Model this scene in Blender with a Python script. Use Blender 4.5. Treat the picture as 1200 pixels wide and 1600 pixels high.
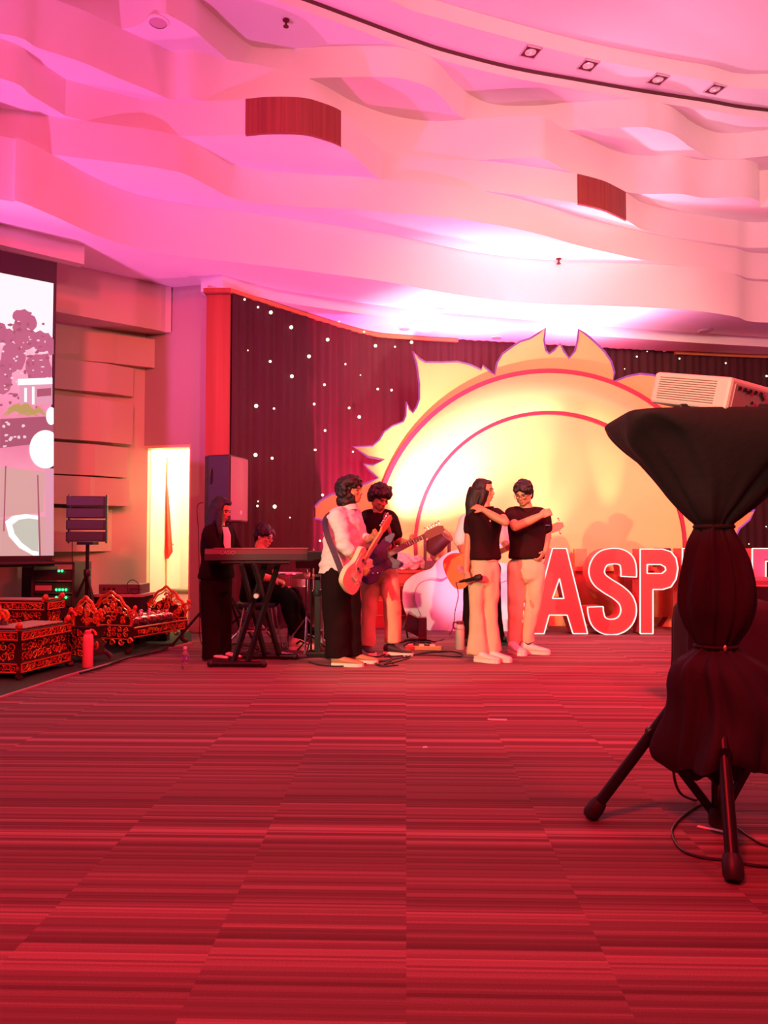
import bpy, bmesh, math, random
from mathutils import Vector, Matrix, noise
random.seed(7)
for o in list(bpy.data.objects): bpy.data.objects.remove(o)
SC = bpy.context.scene
C = SC.collection
EYE = 1.04
FPX = 1200.0
# ---------------------------------------------------------------- camera
YAW = math.atan(34/1200.0); PITCH = math.atan(48/1200.0)
camd = bpy.data.cameras.new('camera'); cam = bpy.data.objects.new('camera', camd); C.objects.link(cam)
camd.sensor_fit = 'HORIZONTAL'; camd.sensor_width = 36.0; camd.lens = 36.0*FPX/1200.0
camd.clip_start = 0.05; camd.clip_end = 200
cam.location = (0, 0, EYE)
cam.rotation_euler = (math.pi/2+PITCH, 0, YAW)
SC.camera = cam
CAMM = Matrix.Rotation(YAW, 3, 'Z') @ Matrix.Rotation(math.pi/2+PITCH, 3, 'X')
# ---------------------------------------------------------------- view
SC.view_settings.view_transform = 'Standard'; SC.view_settings.look = 'None'
SC.view_settings.gamma = 1; SC.view_settings.use_curve_mapping = False
SC.view_settings.exposure = 0.0
# ---------------------------------------------------------------- world: red-pink light of the hall behind the camera
w = bpy.data.worlds.new('hall'); SC.world = w; w.use_nodes = True
w.node_tree.nodes['Background'].inputs[0].default_value = (1.0, 0.07, 0.16, 1)
w.node_tree.nodes['Background'].inputs[1].default_value = 0.26
# ---------------------------------------------------------------- lights
def aim(o, tgt):
    d = Vector(tgt)-o.location
    o.rotation_euler = d.to_track_quat('-Z', 'Y').to_euler()
def spot(name, loc, tgt, col, power, size=60, blend=0.6, rad=0.15):
    l = bpy.data.lights.new(name, 'SPOT'); l.color = col; l.energy = power
    l.spot_size = math.radians(size); l.spot_blend = blend; l.shadow_soft_size = rad
    o = bpy.data.objects.new(name, l); C.objects.link(o); o.location = loc; aim(o, tgt)
    return o
def point(name, loc, col, power, rad=0.1):
    l = bpy.data.lights.new(name, 'POINT'); l.color = col; l.energy = power; l.shadow_soft_size = rad
    o = bpy.data.objects.new(name, l); C.objects.link(o); o.location = loc
    return o
# red parcans over the hall, light the carpet
spot('red_wash_light', (-1.5, -1.5, 5.6), (-0.6, 5.0, 0), (1, .018, .03), 2900, 105, 1, .4)
spot('red_wash_light', (4.2, 1.0, 5.4), (1.8, 7.6, 0), (1, .03, .06), 1700, 90, 1, .4)
spot('red_wash_light', (3.0, 3.4, 5.6), (1.2, 8.0, 0), (1, .012, .05), 2600, 80, 1, .4)
spot('magenta_wash_light', (5.5, 5.5, 4.6), (1.0, 9.0, 0), (1, .08, .42), 500, 50, 1, .3)
# warm follow spot on the band from the hall, left of the camera
spot('warm_spot', (-3.2, 0.6, 2.3), (0.35, 7.2, .85), (.85, .80, .48), 1500, 25, .35, .03)
spot('warm_spot', (-3.6, -2.5, 2.6), (1.02, 2.7, 1.62), (.9, .85, .55), 1300, 9, .5, .05)  # second spot added to brighten the projector alone
spot('magenta_side_light', (0.9, 8.3, 1.0), (-1.8, 7.7, 1.55), (1, .04, .22), 260, 30, .6, .05)  # added behind the players to redden the loudspeaker front
spot('warm_wall_light', (2.0, 1.0, 4.2), (-3.5, 8.6, 2.2), (1, .62, .38), 420, 24, .6, .03)
# warm wash added from the hall to turn the sun cutout golden
spot('sun_wash_light', (3.4, 0.5, 4.9), (1.8, 9.7, 2.4), (1, .80, .42), 1050, 42, .6, .2)
# salmon wash on the ceiling fascias from the hall
spot('fascia_wash_light', (3.6, -3.0, 4.7), (3.4, 9.0, 5.2), (1, .45, .41), 3500, 62, 1, .3)
spot('fascia_wash_light', (-1.2, -3.5, 4.7), (-1.5, 7.5, 5.3), (1, .15, .26), 1150, 62, 1, .3)
# magenta uplights near the left wall and on the stage floor
spot('magenta_uplight', (-4.3, 4.4, .5), (-2.0, 7.2, 5.6), (1, .16, .72), 900, 100, .8, .1)
spot('magenta_uplight', (1.3, 8.5, 0.3), (-0.6, 7.6, 5.4), (1, .10, .42), 620, 110, .9, .1)
spot('magenta_uplight', (4.2, 8.4, 0.3), (4.0, 9.0, 5.4), (1, .16, .42), 220, 110, .9, .1)
# unseen spots added high by the sun for ceiling glow; disc uplights on floor
spot('ceiling_glow_spot', (0.9, 10.02, 3.2), (0.9, 10.0, 4.2), (1, .48, .85), 150, 150, 1, .06)
spot('ceiling_glow_spot', (2.5, 10.05, 3.2), (2.5, 10.1, 4.2), (1, .50, .85), 190, 150, 1, .06)
spot('ceiling_glow_spot', (1.6, 9.25, 3.3), (1.6, 9.2, 4.6), (1, .45, .80), 20, 150, 1, .06)
for _u, _p in ((735, 420), (842, 300), (955, 260)):
    _x = (_u-634)/1200*9.5
    spot('disc_uplight', (_x, 9.36, 0.3), (_x, 9.72, 2.6), (1, .78, .50), _p, 19, 1, .03)
# white light on the sun's left side
spot('sun_spot', (-0.2, 8.55, 0.9), (0.5, 9.7, 2.5), (1, .74, .64), 900, 70, 1, .05)
spot('sun_spot', (1.72, 9.28, 0.5), (1.72, 9.62, 3.0), (1, .80, .60), 150, 60, 1, .05)
spot('cloud_light', (0.15, 8.25, 0.25), (1.0, 9.2, .6), (1, .66, .86), 100, 80, 1, .05)
# crimson glow on the curtain behind the sun
spot('crimson_uplight', (0.6, 10.05, 0.2), (-0.3, 10.5, 3.2), (1, .03, .16), 2600, 130, 1, .1)

# ---------------------------------------------------------------- un-projection: a pixel of the photo onto a plane of the place
def ray(u, v):
    return CAMM @ Vector(((u-600)/FPX, (800-v)/FPX, -1))
def P(u, v, Y):
    d = ray(u, v); return Vector((0, 0, EYE)) + d*(Y/d.y)
def PZ(u, v, z):
    d = ray(u, v); return Vector((0, 0, EYE)) + d*((z-EYE)/d.z)
def PP(u, v, p0, n):
    d = ray(u, v); return Vector((0, 0, EYE)) + d*((Vector(p0)-Vector((0, 0, EYE))).dot(n)/d.dot(n))

# ---------------------------------------------------------------- materials
MATS = {}
def mat(name, col, rough=.6, metal=0, noise_amt=0.0, nscale=20, bump=0.0, bscale=60, emit=None, estr=0, trans=0, sheen=0, coat=0, alpha=1):
    if name in MATS: return MATS[name]
    m = bpy.data.materials.new(name); m.use_nodes = True; nt = m.node_tree; b = nt.nodes['Principled BSDF']
    b.inputs['Base Color'].default_value = (*col, 1); b.inputs['Roughness'].default_value = rough; b.inputs['Metallic'].default_value = metal
    if trans: b.inputs['Transmission Weight'].default_value = trans
    if sheen: b.inputs['Sheen Weight'].default_value = sheen
    if coat: b.inputs['Coat Weight'].default_value = coat
    if emit: b.inputs['Emission Color'].default_value = (*emit, 1); b.inputs['Emission Strength'].default_value = estr
    tc = nt.nodes.new('ShaderNodeTexCoord')
    if noise_amt:
        n = nt.nodes.new('ShaderNodeTexNoise'); n.inputs['Scale'].default_value = nscale; n.inputs['Detail'].default_value = 4
        r = nt.nodes.new('ShaderNodeMapRange'); r.inputs['To Min'].default_value = 1-noise_amt; r.inputs['To Max'].default_value = 1+noise_amt
        mx = nt.nodes.new('ShaderNodeVectorMath'); mx.operation = 'SCALE'; mx.inputs[0].default_value = col
        nt.links.new(tc.outputs['Object'], n.inputs['Vector']); nt.links.new(n.outputs[0], r.inputs['Value'])
        nt.links.new(r.outputs[0], mx.inputs['Scale']); nt.links.new(mx.outputs[0], b.inputs['Base Color'])
    if bump:
        n = nt.nodes.new('ShaderNodeTexNoise'); n.inputs['Scale'].default_value = bscale; n.inputs['Detail'].default_value = 3
        bp = nt.nodes.new('ShaderNodeBump'); bp.inputs['Strength'].default_value = bump; bp.inputs['Distance'].default_value = .02
        nt.links.new(tc.outputs['Object'], n.inputs['Vector']); nt.links.new(n.outputs[0], bp.inputs['Height']); nt.links.new(bp.outputs[0], b.inputs['Normal'])
    MATS[name] = m; return m
def emis(name, col, s):
    if name in MATS: return MATS[name]
    m = bpy.data.materials.new(name); m.use_nodes = True; b = m.node_tree.nodes['Principled BSDF']
    b.inputs['Base Color'].default_value = (0, 0, 0, 1); b.inputs['Emission Color'].default_value = (*col, 1); b.inputs['Emission Strength'].default_value = s
    MATS[name] = m; return m

# ---------------------------------------------------------------- mesh builder
class MB:
    def __init__(s): s.v = []; s.f = []; s.m = []; s.cur = 0
    def add(s, vs, fs):
        o = len(s.v); s.v += [tuple(p) for p in vs]
        for f in fs: s.f.append([i+o for i in f]); s.m.append(s.cur)
        return s
    def mi(s, i): s.cur = i; return s
    def box(s, c, d, R=None, taper=1.0):
        x, y, z = d[0]/2, d[1]/2, d[2]/2
        vs = [Vector((sx*x*(taper if sz > 0 else 1), sy*y*(taper if sz > 0 else 1), sz*z)) for sz in (-1, 1) for sx, sy in ((-1, -1), (1, -1), (1, 1), (-1, 1))]
        if R is not None: vs = [R @ q for q in vs]
        vs = [q+Vector(c) for q in vs]
        return s.add(vs, [(3, 2, 1, 0), (4, 5, 6, 7), (0, 1, 5, 4), (1, 2, 6, 5), (2, 3, 7, 6), (3, 0, 4, 7)])
    def bar(s, a, b, wd, ht, up=(0, 0, 1)):          # box beam from a to b
        a = Vector(a); b = Vector(b); d = (b-a); L = d.length; d.normalize()
        sx = d.cross(Vector(up))
        if sx.length < 1e-4: sx = Vector((1, 0, 0))
        sx.normalize(); u = sx.cross(d)
        R = Matrix((sx, d, u)).transposed()
        return s.box((a+b)/2, (wd, L, ht), R)
    def tube(s, pts, r, n=8, cap=True, flat=None):
        pts = [Vector(p) for p in pts]
        if not isinstance(r, (list, tuple)): r = [r]*len(pts)
        t0 = (pts[1]-pts[0]).normalized(); a = t0.orthogonal().normalized()
        vs = []; N = len(pts)
        for i, p in enumerate(pts):
            t = (pts[min(i+1, N-1)]-pts[max(i-1, 0)])
            if t.length < 1e-9: t = t0
            t.normalize(); a = (a-t*a.dot(t))
            if a.length < 1e-6: a = t.orthogonal()
            a.normalize(); b = t.cross(a)
            for k in range(n):
                an = 2*math.pi*k/n; vs.append(p+(a*math.cos(an)+b*math.sin(an))*r[i])
        fs = [(i*n+k, i*n+(k+1) % n, (i+1)*n+(k+1) % n, (i+1)*n+k) for i in range(N-1) for k in range(n)]
        if cap: fs += [tuple(range(n-1, -1, -1)), tuple((N-1)*n+k for k in range(n))]
        return s.add(vs, fs)
    def lathe(s, c, prof, n=20, axis=(0, 0, 1), cap=True):
        ax = Vector(axis).normalized(); a = ax.orthogonal().normalized(); b = ax.cross(a); c = Vector(c); vs = []
        for r, h in prof:
            for k in range(n):
                an = 2*math.pi*k/n; vs.append(c+ax*h+(a*math.cos(an)+b*math.sin(an))*max(r, 1e-4))
        N = len(prof)
        fs = [(i*n+k, i*n+(k+1) % n, (i+1)*n+(k+1) % n, (i+1)*n+k) for i in range(N-1) for k in range(n)]
        if cap: fs += [tuple(range(n-1, -1, -1)), tuple((N-1)*n+k for k in range(n))]
        return s.add(vs, fs)
    def rings(s, rings, cap=True, closed=True):       # loft through point rings of equal length
        n = len(rings[0]); vs = [p for r in rings for p in r]; N = len(rings); m = n if closed else n-1
        fs = [(i*n+k, i*n+(k+1) % n, (i+1)*n+(k+1) % n, (i+1)*n+k) for i in range(N-1) for k in range(m)]
        if cap and closed: fs += [tuple(range(n-1, -1, -1)), tuple((N-1)*n+k for k in range(n))]
        return s.add(vs, fs)
    def ell(s, c, r, R=None, nu=16, nv=10):
        c = Vector(c); vs = []
        for j in range(1, nv):
            th = math.pi*j/nv
            for k in range(nu):
                an = 2*math.pi*k/nu; q = Vector((r[0]*math.sin(th)*math.cos(an), r[1]*math.sin(th)*math.sin(an), r[2]*math.cos(th)))
                vs.append(c+(R @ q if R is not None else q))
        top = Vector((0, 0, r[2])); bot = -top
        if R is not None: top = R @ top; bot = R @ bot
        vs += [c+top, c+bot]; T = len(vs)-2
        fs = [(j*nu+k, (j+1)*nu+k, (j+1)*nu+(k+1) % nu, j*nu+(k+1) % nu) for j in range(nv-2) for k in range(nu)]
        fs += [(T, k, (k+1) % nu) for k in range(nu)] + [(T+1, (nv-2)*nu+(k+1) % nu, (nv-2)*nu+k) for k in range(nu)]
        return s.add(vs, fs)
    def prism(s, poly, ext):                          # planar polygon extruded by vector ext, concave ok
        bm = bmesh.new(); vs = [bm.verts.new(p) for p in poly]; f = bm.faces.new(vs)
        e = Vector(ext); f.normal_update()
        if f.normal.dot(e) > 0: f.normal_flip()
        r = bmesh.ops.extrude_face_region(bm, geom=[f])
        # keep the original face as the near side
        nv = [g for g in r['geom'] if isinstance(g, bmesh.types.BMVert)]
        bmesh.ops.translate(bm, vec=e, verts=nv)
        if f.is_valid is False: pass
        else:
            pass
        bmesh.ops.recalc_face_normals(bm, faces=bm.faces)
        bmesh.ops.triangulate(bm, faces=[q for q in bm.faces if len(q.verts) > 4])
        bm.verts.index_update(); s.add([q.co.copy() for q in bm.verts], [[x.index for x in q.verts] for q in bm.faces]); bm.free(); return s
    def build(s, name, mats, parent=None, smooth=False, bevel=0, angle=40):
        me = bpy.data.meshes.new(name); me.from_pydata(s.v, [], s.f)
        if not isinstance(mats, (list, tuple)): mats = [mats]
        for m in mats: me.materials.append(m)
        me.polygons.foreach_set('material_index', s.m)
        me.validate()
        if smooth: me.polygons.foreach_set('use_smooth', [True]*len(me.polygons))
        me.update()
        if smooth: me.set_sharp_from_angle(angle=math.radians(angle))
        o = bpy.data.objects.new(name, me); C.objects.link(o)
        if parent is not None:
            o.parent = parent; o.matrix_parent_inverse = PINV[parent.name]
            PINV[o.name] = PINV[parent.name] if False else Matrix.Identity(4)
        if bevel:
            b = o.modifiers.new('bevel', 'BEVEL'); b.width = bevel; b.segments = 2; b.limit_method = 'ANGLE'
        return o
PINV = {}
def thing(name, label, cat, loc=(0, 0, 0), group=None):
    o = bpy.data.objects.new(name, None); C.objects.link(o); o.location = loc; o.empty_display_size = .1
    o['label'] = label; o['category'] = cat
    if group: o['group'] = group
    PINV[o.name] = Matrix.Translation(-Vector(loc)); return o
def tag(o, label, cat, group=None, kind=None):
    o['label'] = label; o['category'] = cat
    if group: o['group'] = group
    if kind: o['kind'] = kind
    return o
def struct(o): o['kind'] = 'structure'; return o
def origin(o):                                        # put a one-mesh thing's origin at its base
    vs = [v.co for v in o.data.vertices]
    c = Vector(((min(v.x for v in vs)+max(v.x for v in vs))/2, (min(v.y for v in vs)+max(v.y for v in vs))/2, min(v.z for v in vs)))
    o.data.transform(Matrix.Translation(-c)); o.location = c; return o
def catmull(pts, n=6, closed=False):
    pts = [Vector(p) for p in pts]; out = []; N = len(pts)
    rng = range(N if closed else N-1)
    for i in rng:
        if closed: p0, p1, p2, p3 = pts[i-1], pts[i], pts[(i+1) % N], pts[(i+2) % N]
        else: p0, p1, p2, p3 = pts[max(i-1, 0)], pts[i], pts[i+1], pts[min(i+2, N-1)]
        for k in range(n):
            t = k/n
            out.append(.5*((2*p1)+(p2-p0)*t+(2*p0-5*p1+4*p2-p3)*t*t+(3*p1-p0-3*p2+p3)*t**3))
    if not closed: out.append(pts[-1])
    return out
# ================================================================ the setting
plaster = mat('white_plaster', (.80, .78, .76), .75, noise_amt=.03, nscale=3)
groove_shade = mat('painted_groove_shade', (.10, .03, .03), .8)
redwood = mat('reddish_wood_veneer', (.42, .05, .06), .5)
# carpet tiles: half-metre columns of fine cross stripes
def carpet():
    m = bpy.data.materials.new('striped_carpet_tile'); m.use_nodes = True; nt = m.node_tree; b = nt.nodes['Principled BSDF']
    N = nt.nodes.new; L = nt.links.new
    tc = N('ShaderNodeTexCoord'); sp = N('ShaderNodeSeparateXYZ'); L(tc.outputs['Object'], sp.inputs[0])
    def M(op, a, bb=None):
        n = N('ShaderNodeMath'); n.operation = op
        for i, x in enumerate((a, bb)):
            if x is None: continue
            if isinstance(x, (int, float)): n.inputs[i].default_value = x
            else: L(x, n.inputs[i])
        return n.outputs[0]
    col = M('FLOOR', M('MULTIPLY', sp.outputs[0], 2.0))
    row = M('FLOOR', M('ADD', M('MULTIPLY', sp.outputs[1], 2.0), M('MULTIPLY', M('MODULO', col, 2.0), .5)))
    wn = N('ShaderNodeTexWhiteNoise'); wn.noise_dimensions = '1D'; L(M('ADD', M('MULTIPLY', col, 3.17), M('MULTIPLY', row, 0.0)), wn.inputs['W'])
    off = M('MULTIPLY', wn.outputs['Value'], .11)
    y = M('ADD', sp.outputs[1], off)
    def noise1(scale, detail=0):
        n = N('ShaderNodeTexNoise'); n.noise_dimensions = '1D'; n.inputs['Scale'].default_value = scale; n.inputs['Detail'].default_value = detail
        L(y, n.inputs['W']); return n.outputs[0]
    def line(scale, lo, hi):
        w = N('ShaderNodeTexWhiteNoise'); w.noise_dimensions = '1D'; L(M('FLOOR', M('MULTIPLY', y, scale)), w.inputs['W']); return w.outputs['Value']
    w0 = N('ShaderNodeTexWhiteNoise'); w0.noise_dimensions = '1D'; L(M('FLOOR', M('MULTIPLY', sp.outputs[1], 9.0)), w0.inputs['W']); g0 = w0.outputs['Value']
    a = line(38, 0, 1); c = line(95, 0, 1); d = line(13, 0, 1)
    mix = M('ADD', M('ADD', M('MULTIPLY', a, .42), M('MULTIPLY', c, .34)), M('ADD', M('MULTIPLY', d, .10), M('MULTIPLY', g0, .14)))
    g = N('ShaderNodeTexNoise'); g.inputs['Scale'].default_value = 260; L(tc.outputs['Object'], g.inputs['Vector'])
    mix = M('ADD', mix, M('MULTIPLY', M('SUBTRACT', g.outputs[0], .5), .35))
    cr = N('ShaderNodeValToRGB'); L(mix, cr.inputs[0])
    e = cr.color_ramp.elements; e[0].position = .12; e[0].color = (.080, .026, .030, 1); e[1].position = .86; e[1].color = (.38, .17, .18, 1)
    e2 = cr.color_ramp.elements.new(.55); e2.color = (.175, .068, .075, 1)
    L(cr.outputs[0], b.inputs['Base Color']); b.inputs['Roughness'].default_value = .92
    bp = N('ShaderNodeBump'); bp.inputs['Strength'].default_value = .25; bp.inputs['Distance'].default_value = .004; L(mix, bp.inputs['Height']); L(bp.outputs[0], b.inputs['Normal'])
    return m
fl = MB().box((1.2, 4.5, -.05), (20, 21, .1)).build('floor', carpet()); struct(fl)

HS = [2.91, 3.055, 3.63, 3.993, 4.344, 4.83, 5.16]   # heights above the eye of the ceiling steps
def curve(pts, hb, ht, pre=(), post=(), n=5, corner=None):
    out = []
    for u, v, t in pts: out.append(PZ(u, v, EYE+(hb if t == 'b' else ht)))
    w = [Vector((a, b, 0)) for a, b in pre]+[Vector((q.x, q.y, 0)) for q in out]+[Vector((a, b, 0)) for a, b in post]
    if corner is not None:
        k = corner+len(pre)
        return catmull(w[:k+1], n)[:-1]+catmull(w[k:], n)
    return catmull(w, n)
def slab(name, cv, zb, zt, material, back=15.0):
    poly = [Vector((p.x, p.y, zb)) for p in cv]
    poly += [Vector((cv[-1].x, back, zb)), Vector((cv[0].x, back, zb))]
    m = MB(); m.prism(poly, (0, 0, zt-zb))
    o = m.build(name, material, smooth=True, angle=30)
    return struct(o)
B, T = 'b', 't'
F1 = curve([(0,212,T),(25,215,T),(50,225,T),(75,238,T),(100,251,T),(130,268,T),(160,283,T),(200,299,T),(250,312,T),(300,320,T),(400,333,T),(500,348,T),(600,364,T),(700,386,T),(750,395,T),(800,402,T),(850,406,T),(900,408,T),(960,410,T),(1040,482,B),(1100,487,B),(1150,495,B),(1200,504,B)],
           HS[1], HS[2], pre=[(-7, 5.6), (-4.6, 5.9)], post=[(7, 10.6), (10, 10.2)])
F2 = curve([(0,171,T),(50,177,T),(110,186,T),(170,194,T),(235,203,T),(260,208,T),(290,216,T),(330,238,T),(360,255,T),(395,264,T),(440,269,T),(500,273,T),(560,276,T),(600,281,T),(650,285,T),(700,290,T),(750,298,T),(800,308,T),(850,321,T),(900,337,T),(950,350,T),(1000,362,T),(1050,371,T),(1100,380,T),(1150,388,T),(1200,396,T)],
           HS[2], HS[3], pre=[(-7, 6.6), (-5, 6.7)], post=[(7, 10.6), (10, 10.0)])
F3 = curve([(0,122,B),(50,150,B),(102,181,B),(150,137,T),(200,150,T),(235,156,T),(300,158,T),(373,156,T),(420,152,T),(470,153,T),(500,160,T),(533,174,T),(560,199,T),(585,224,T),(605,237,T),(625,243,T),(650,247,T),(700,249,T),(750,251,T),(800,256,T),(850,263,T),(902,272,T),(940,282,T),(960,291,T),(982,303,T),(1005,317,T),(1050,369,B),(1100,377,B),(1150,384,B),(1200,387,B)],
           HS[3], HS[4], pre=[(-7, 4.6), (-4.6, 5.8)], post=[(7, 10.2), (10, 9.8)], corner=2)
F4 = curve([(0,52,B),(60,75,B),(130,98,B),(180,120,B),(232,141,B),(270,156,B),(300,78,T),(350,92,T),(400,101,T),(450,112,T),(500,130,T),(550,158,T),(600,177,T),(650,187,T),(690,189,T),(737,186,T),(780,183,T),(840,181,T),(860,188,T),(885,203,T),(930,222,T),(960,235,T),(1000,243,T),(1060,243,T),(1100,309,B),(1160,308,B),(1185,314,B),(1200,323,B)],
           HS[4], HS[5], pre=[(-7, 5.0), (-4.8, 6.0)], post=[(5.6, 9.2), (7, 9.6), (10, 9.0)])
F5 = curve([(250,22,B),(270,27,B),(300,44,B),(320,62,B),(350,88,B),(390,70,T),(420,75,T),(460,76,T),(500,73,T),(550,72,T),(600,72,T),(630,75,T),(670,88,T),(690,105,T),(710,128,T),(735,148,T),(760,160,T),(790,165,T),(840,165,T),(880,161,T),(940,157,T),(1000,155,T),(1020,158,T),(1050,167,T),(1080,190,T),(1110,204,T),(1140,208,T),(1200,203,T)],
           HS[5], HS[6], pre=[(-7, 5.4), (-4.5, 6.3), (-3.0, 6.9), (-2.6, 6.95)], post=[(7, 9.0), (10, 9.0)])
zt = lambda h: EYE+h
slab('ceiling', F1, zt(HS[1]), zt(HS[2]), plaster)
slab('ceiling', F2, zt(HS[2]), zt(HS[3]), plaster)
slab('ceiling', F3, zt(HS[3]), zt(HS[4]), plaster)
slab('ceiling', F4, zt(HS[4]), zt(HS[5]), plaster)
slab('ceiling', F5, zt(HS[5]), zt(HS[6]), plaster)
pre6 = [(-4.9, -6), (-4.8, 0), (-4.2, 3.0), (-3.2, 5.3), (-2.2, 6.5)]
F6 = curve([(430,0,B),(500,25,B),(600,62,B),(650,80,B),(700,96,B),(800,121,B),(900,139,B),(1000,156,B),(1100,171,B),(1200,186,B)], 5.16, 5.25, pre=pre6, post=[(6.5, 9.6), (8.5, 8.8), (10, 7.0)])
slab('ceiling', F6, zt(5.16), zt(5.25), plaster)
F6b = [p+Vector((0.0, -.012, 0)) for p in F6]
slab('ceiling', F6, zt(5.25), zt(5.295), groove_shade)  # flush dark strip, the groove's shade put into its colour
pre7 = [(-3.9, -6), (-3.7, 0), (-3.1, 3.0), (-2.0, 5.2), (-1.1, 6.3)]
F7 = curve([(610,0,B),(700,32,B),(800,60,B),(900,86,B),(1000,107,B),(1100,124,B),(1200,138,B)], 5.295, 5.47, pre=pre7, post=[(6.0, 8.4), (7.6, 7.4), (10, 5.4)])
slab('ceiling', F7, zt(5.295), zt(5.47), plaster)
struct(MB().box((1.5, 4.5, zt(5.47)+.06), (20, 21, .12)).build('ceiling', plaster))

# wood inserts in the third wave
def subcurve(cv, u0, u1):
    a = []
    for p in cv:
        q = CAMM.transposed() @ Vector((p.x, p.y, zt(HS[3])-EYE)); u = 600+FPX*q.x/-q.z
        if u0 <= u <= u1: a.append(p)
    return a
def insert(u0, u1):
    cv = subcurve(F3, u0, u1); m = MB()
    a = [p+Vector((0, -.012, 0)) for p in cv]
    poly = [Vector((p.x, p.y, zt(HS[3])-.004)) for p in a]+[Vector((p.x, p.y+.03, zt(HS[3])-.004)) for p in reversed(cv)]
    m.prism(poly, (0, 0, HS[4]-HS[3]+.002)); return m
def ribbed(name, c1, c2, scale):
    m = bpy.data.materials.new(name); m.use_nodes = True; nt = m.node_tree; b = nt.nodes['Principled BSDF']
    tc = nt.nodes.new('ShaderNodeTexCoord'); mp = nt.nodes.new('ShaderNodeMapping'); mp.inputs['Scale'].default_value = (scale, scale, scale*.02)
    n = nt.nodes.new('ShaderNodeTexNoise'); n.inputs['Scale'].default_value = 1; n.inputs['Detail'].default_value = 3
    r = nt.nodes.new('ShaderNodeValToRGB'); r.color_ramp.elements[0].color = (*c1, 1); r.color_ramp.elements[1].color = (*c2, 1)
    r.color_ramp.elements[0].position = .35; r.color_ramp.elements[1].position = .65
    nt.links.new(tc.outputs['Object'], mp.inputs[0]); nt.links.new(mp.outputs[0], n.inputs[0]); nt.links.new(n.outputs[0], r.inputs[0]); nt.links.new(r.outputs[0], b.inputs['Base Color'])
    b.inputs['Roughness'].default_value = .5
    return m
wood_in = ribbed('red_brown_wood_veneer', (.22, .035, .03), (.30, .055, .045), 40)
o = insert(373, 533).build('trim_7', wood_in, smooth=True, angle=30); struct(o)
o = insert(902, 982).build('trim_8', wood_in, smooth=True, angle=30); struct(o)

# ---- pelmet over the stage curtain
pel = [PZ(347,429,zt(3.055)), PZ(420,449,zt(3.055)), PZ(500,463,zt(3.055)), PZ(640,483,zt(3.055)), PZ(780,496,zt(3.055)), PZ(920,508,zt(3.055)), PZ(1100,521,zt(3.055)), PZ(1200,527,zt(3.055))]
pl = catmull([Vector((p.x, p.y, 0)) for p in pel], 5)
poly = [Vector((p.x, p.y, zt(2.91))) for p in pl]+[Vector((8, 11.9, zt(2.91))), Vector((8, 15, zt(2.91))), Vector((pl[0].x, 15, zt(2.91)))]
m = MB(); m.prism(poly, (0, 0, .145)); struct(m.build('ceiling', plaster, smooth=True, angle=30))
# pelmet return to the left
m = MB(); a = pl[0]; b_ = PZ(314, 437, zt(3.055)); b_.z = 0
m.prism([Vector((a.x, a.y, zt(2.91))), Vector((b_.x, b_.y, zt(2.91))), Vector((b_.x, b_.y+.35, zt(2.91))), Vector((a.x, a.y+.35, zt(2.91)))], (0, 0, .145))
struct(m.build('trim_1', plaster))

# ---- back left wall with the doorway
DT = 2.2                                              # door head
wl = Vector((-3.25, 9.12, 0)); wr = Vector((-1.95, 8.80, 0)); wd = (wr-wl).normalized(); wn = Vector((wd.y, -wd.x, 0))
def wallpt(u):                                        # where the column u meets the door wall
    p = PP(u, 860, wl, wn); return Vector((p.x, p.y, 0))
d0, d1 = wallpt(217), wallpt(297)
ZT = zt(3.055)
m = MB()
def wallseg(a, b, z0, z1, th=.16):
    n = wn*-1
    m.prism([Vector((a.x, a.y, z0)), Vector((b.x, b.y, z0)), Vector((b.x-wn.x*th, b.y-wn.y*th, z0)), Vector((a.x-wn.x*th, a.y-wn.y*th, z0))], (0, 0, z1-z0))
wle = wl-wd*1.2
wallseg(wle, d0, 0, ZT); wallseg(d1, wr, 0, ZT); wallseg(d0, d1, DT, ZT)
struct(m.build('wall_back', mat('wall_paint', (.44, .33, .31), .8, noise_amt=.04, nscale=2)))
# small lit room behind the doorway
roomw = mat('cream_paint', (.85, .80, .68), .8)
m = MB(); n = -wn
q0 = d0-wd*.35; q1 = d1+wd*.6
def pr(a, b, z0, z1, th):
    m.prism([Vector((a.x, a.y, z0)), Vector((b.x, b.y, z0)), Vector((b.x+n.x*th, b.y+n.y*th, z0)), Vector((a.x+n.x*th, a.y+n.y*th, z0))], (0, 0, z1-z0))
pr(q0+n*1.55, q1+n*1.55, 0, 2.7, .1)                   # back of the little room
pr(q0+n*.17-wd*.1, q0+n*.17, 0, 2.7, 1.4); pr(q1+n*.17, q1+n*.17+wd*.1, 0, 2.7, 1.4)
struct(m.build('wall_closet', roomw))
m = MB(); pr(q0+n*.17-wd*.1, q1+n*.17+wd*.1, 2.7, 2.76, 1.5); struct(m.build('ceiling', roomw))
pc = (q0+q1)/2+n*.8
point('closet_light', (pc.x, pc.y, 2.45), (1, .86, .55), 95, .15)
# door frame
m = MB()
pr(d0, d0+wd*.035, 0, DT, .17); pr(d1-wd*.02, d1, 0, DT, .17); pr(d0, d1, DT-.03, DT, .17)
df = struct(m.build('door_1', mat('cream_door_frame', (.75, .62, .40), .5)))
# door leaf swung back against the left side, with its handle
m = MB(); a = d0+wd*.02+n*.17; b_ = a+n*.78-wd*.12; m.bar((a.x, a.y, DT/2), (b_.x, b_.y, DT/2), .04, DT-.06)
dl = m.build('door_leaf', roomw); dl.parent = df
m = MB(); hp = a+n*.6-wd*.06; m.tube([(hp.x, hp.y, 1.02), (hp.x+.05, hp.y, 1.02), (hp.x+.06, hp.y-.1, 1.02)], .01); h = m.build('door_handle', mat('brushed_steel', (.6, .6, .6), .3, 1)); h.parent = dl
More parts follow.
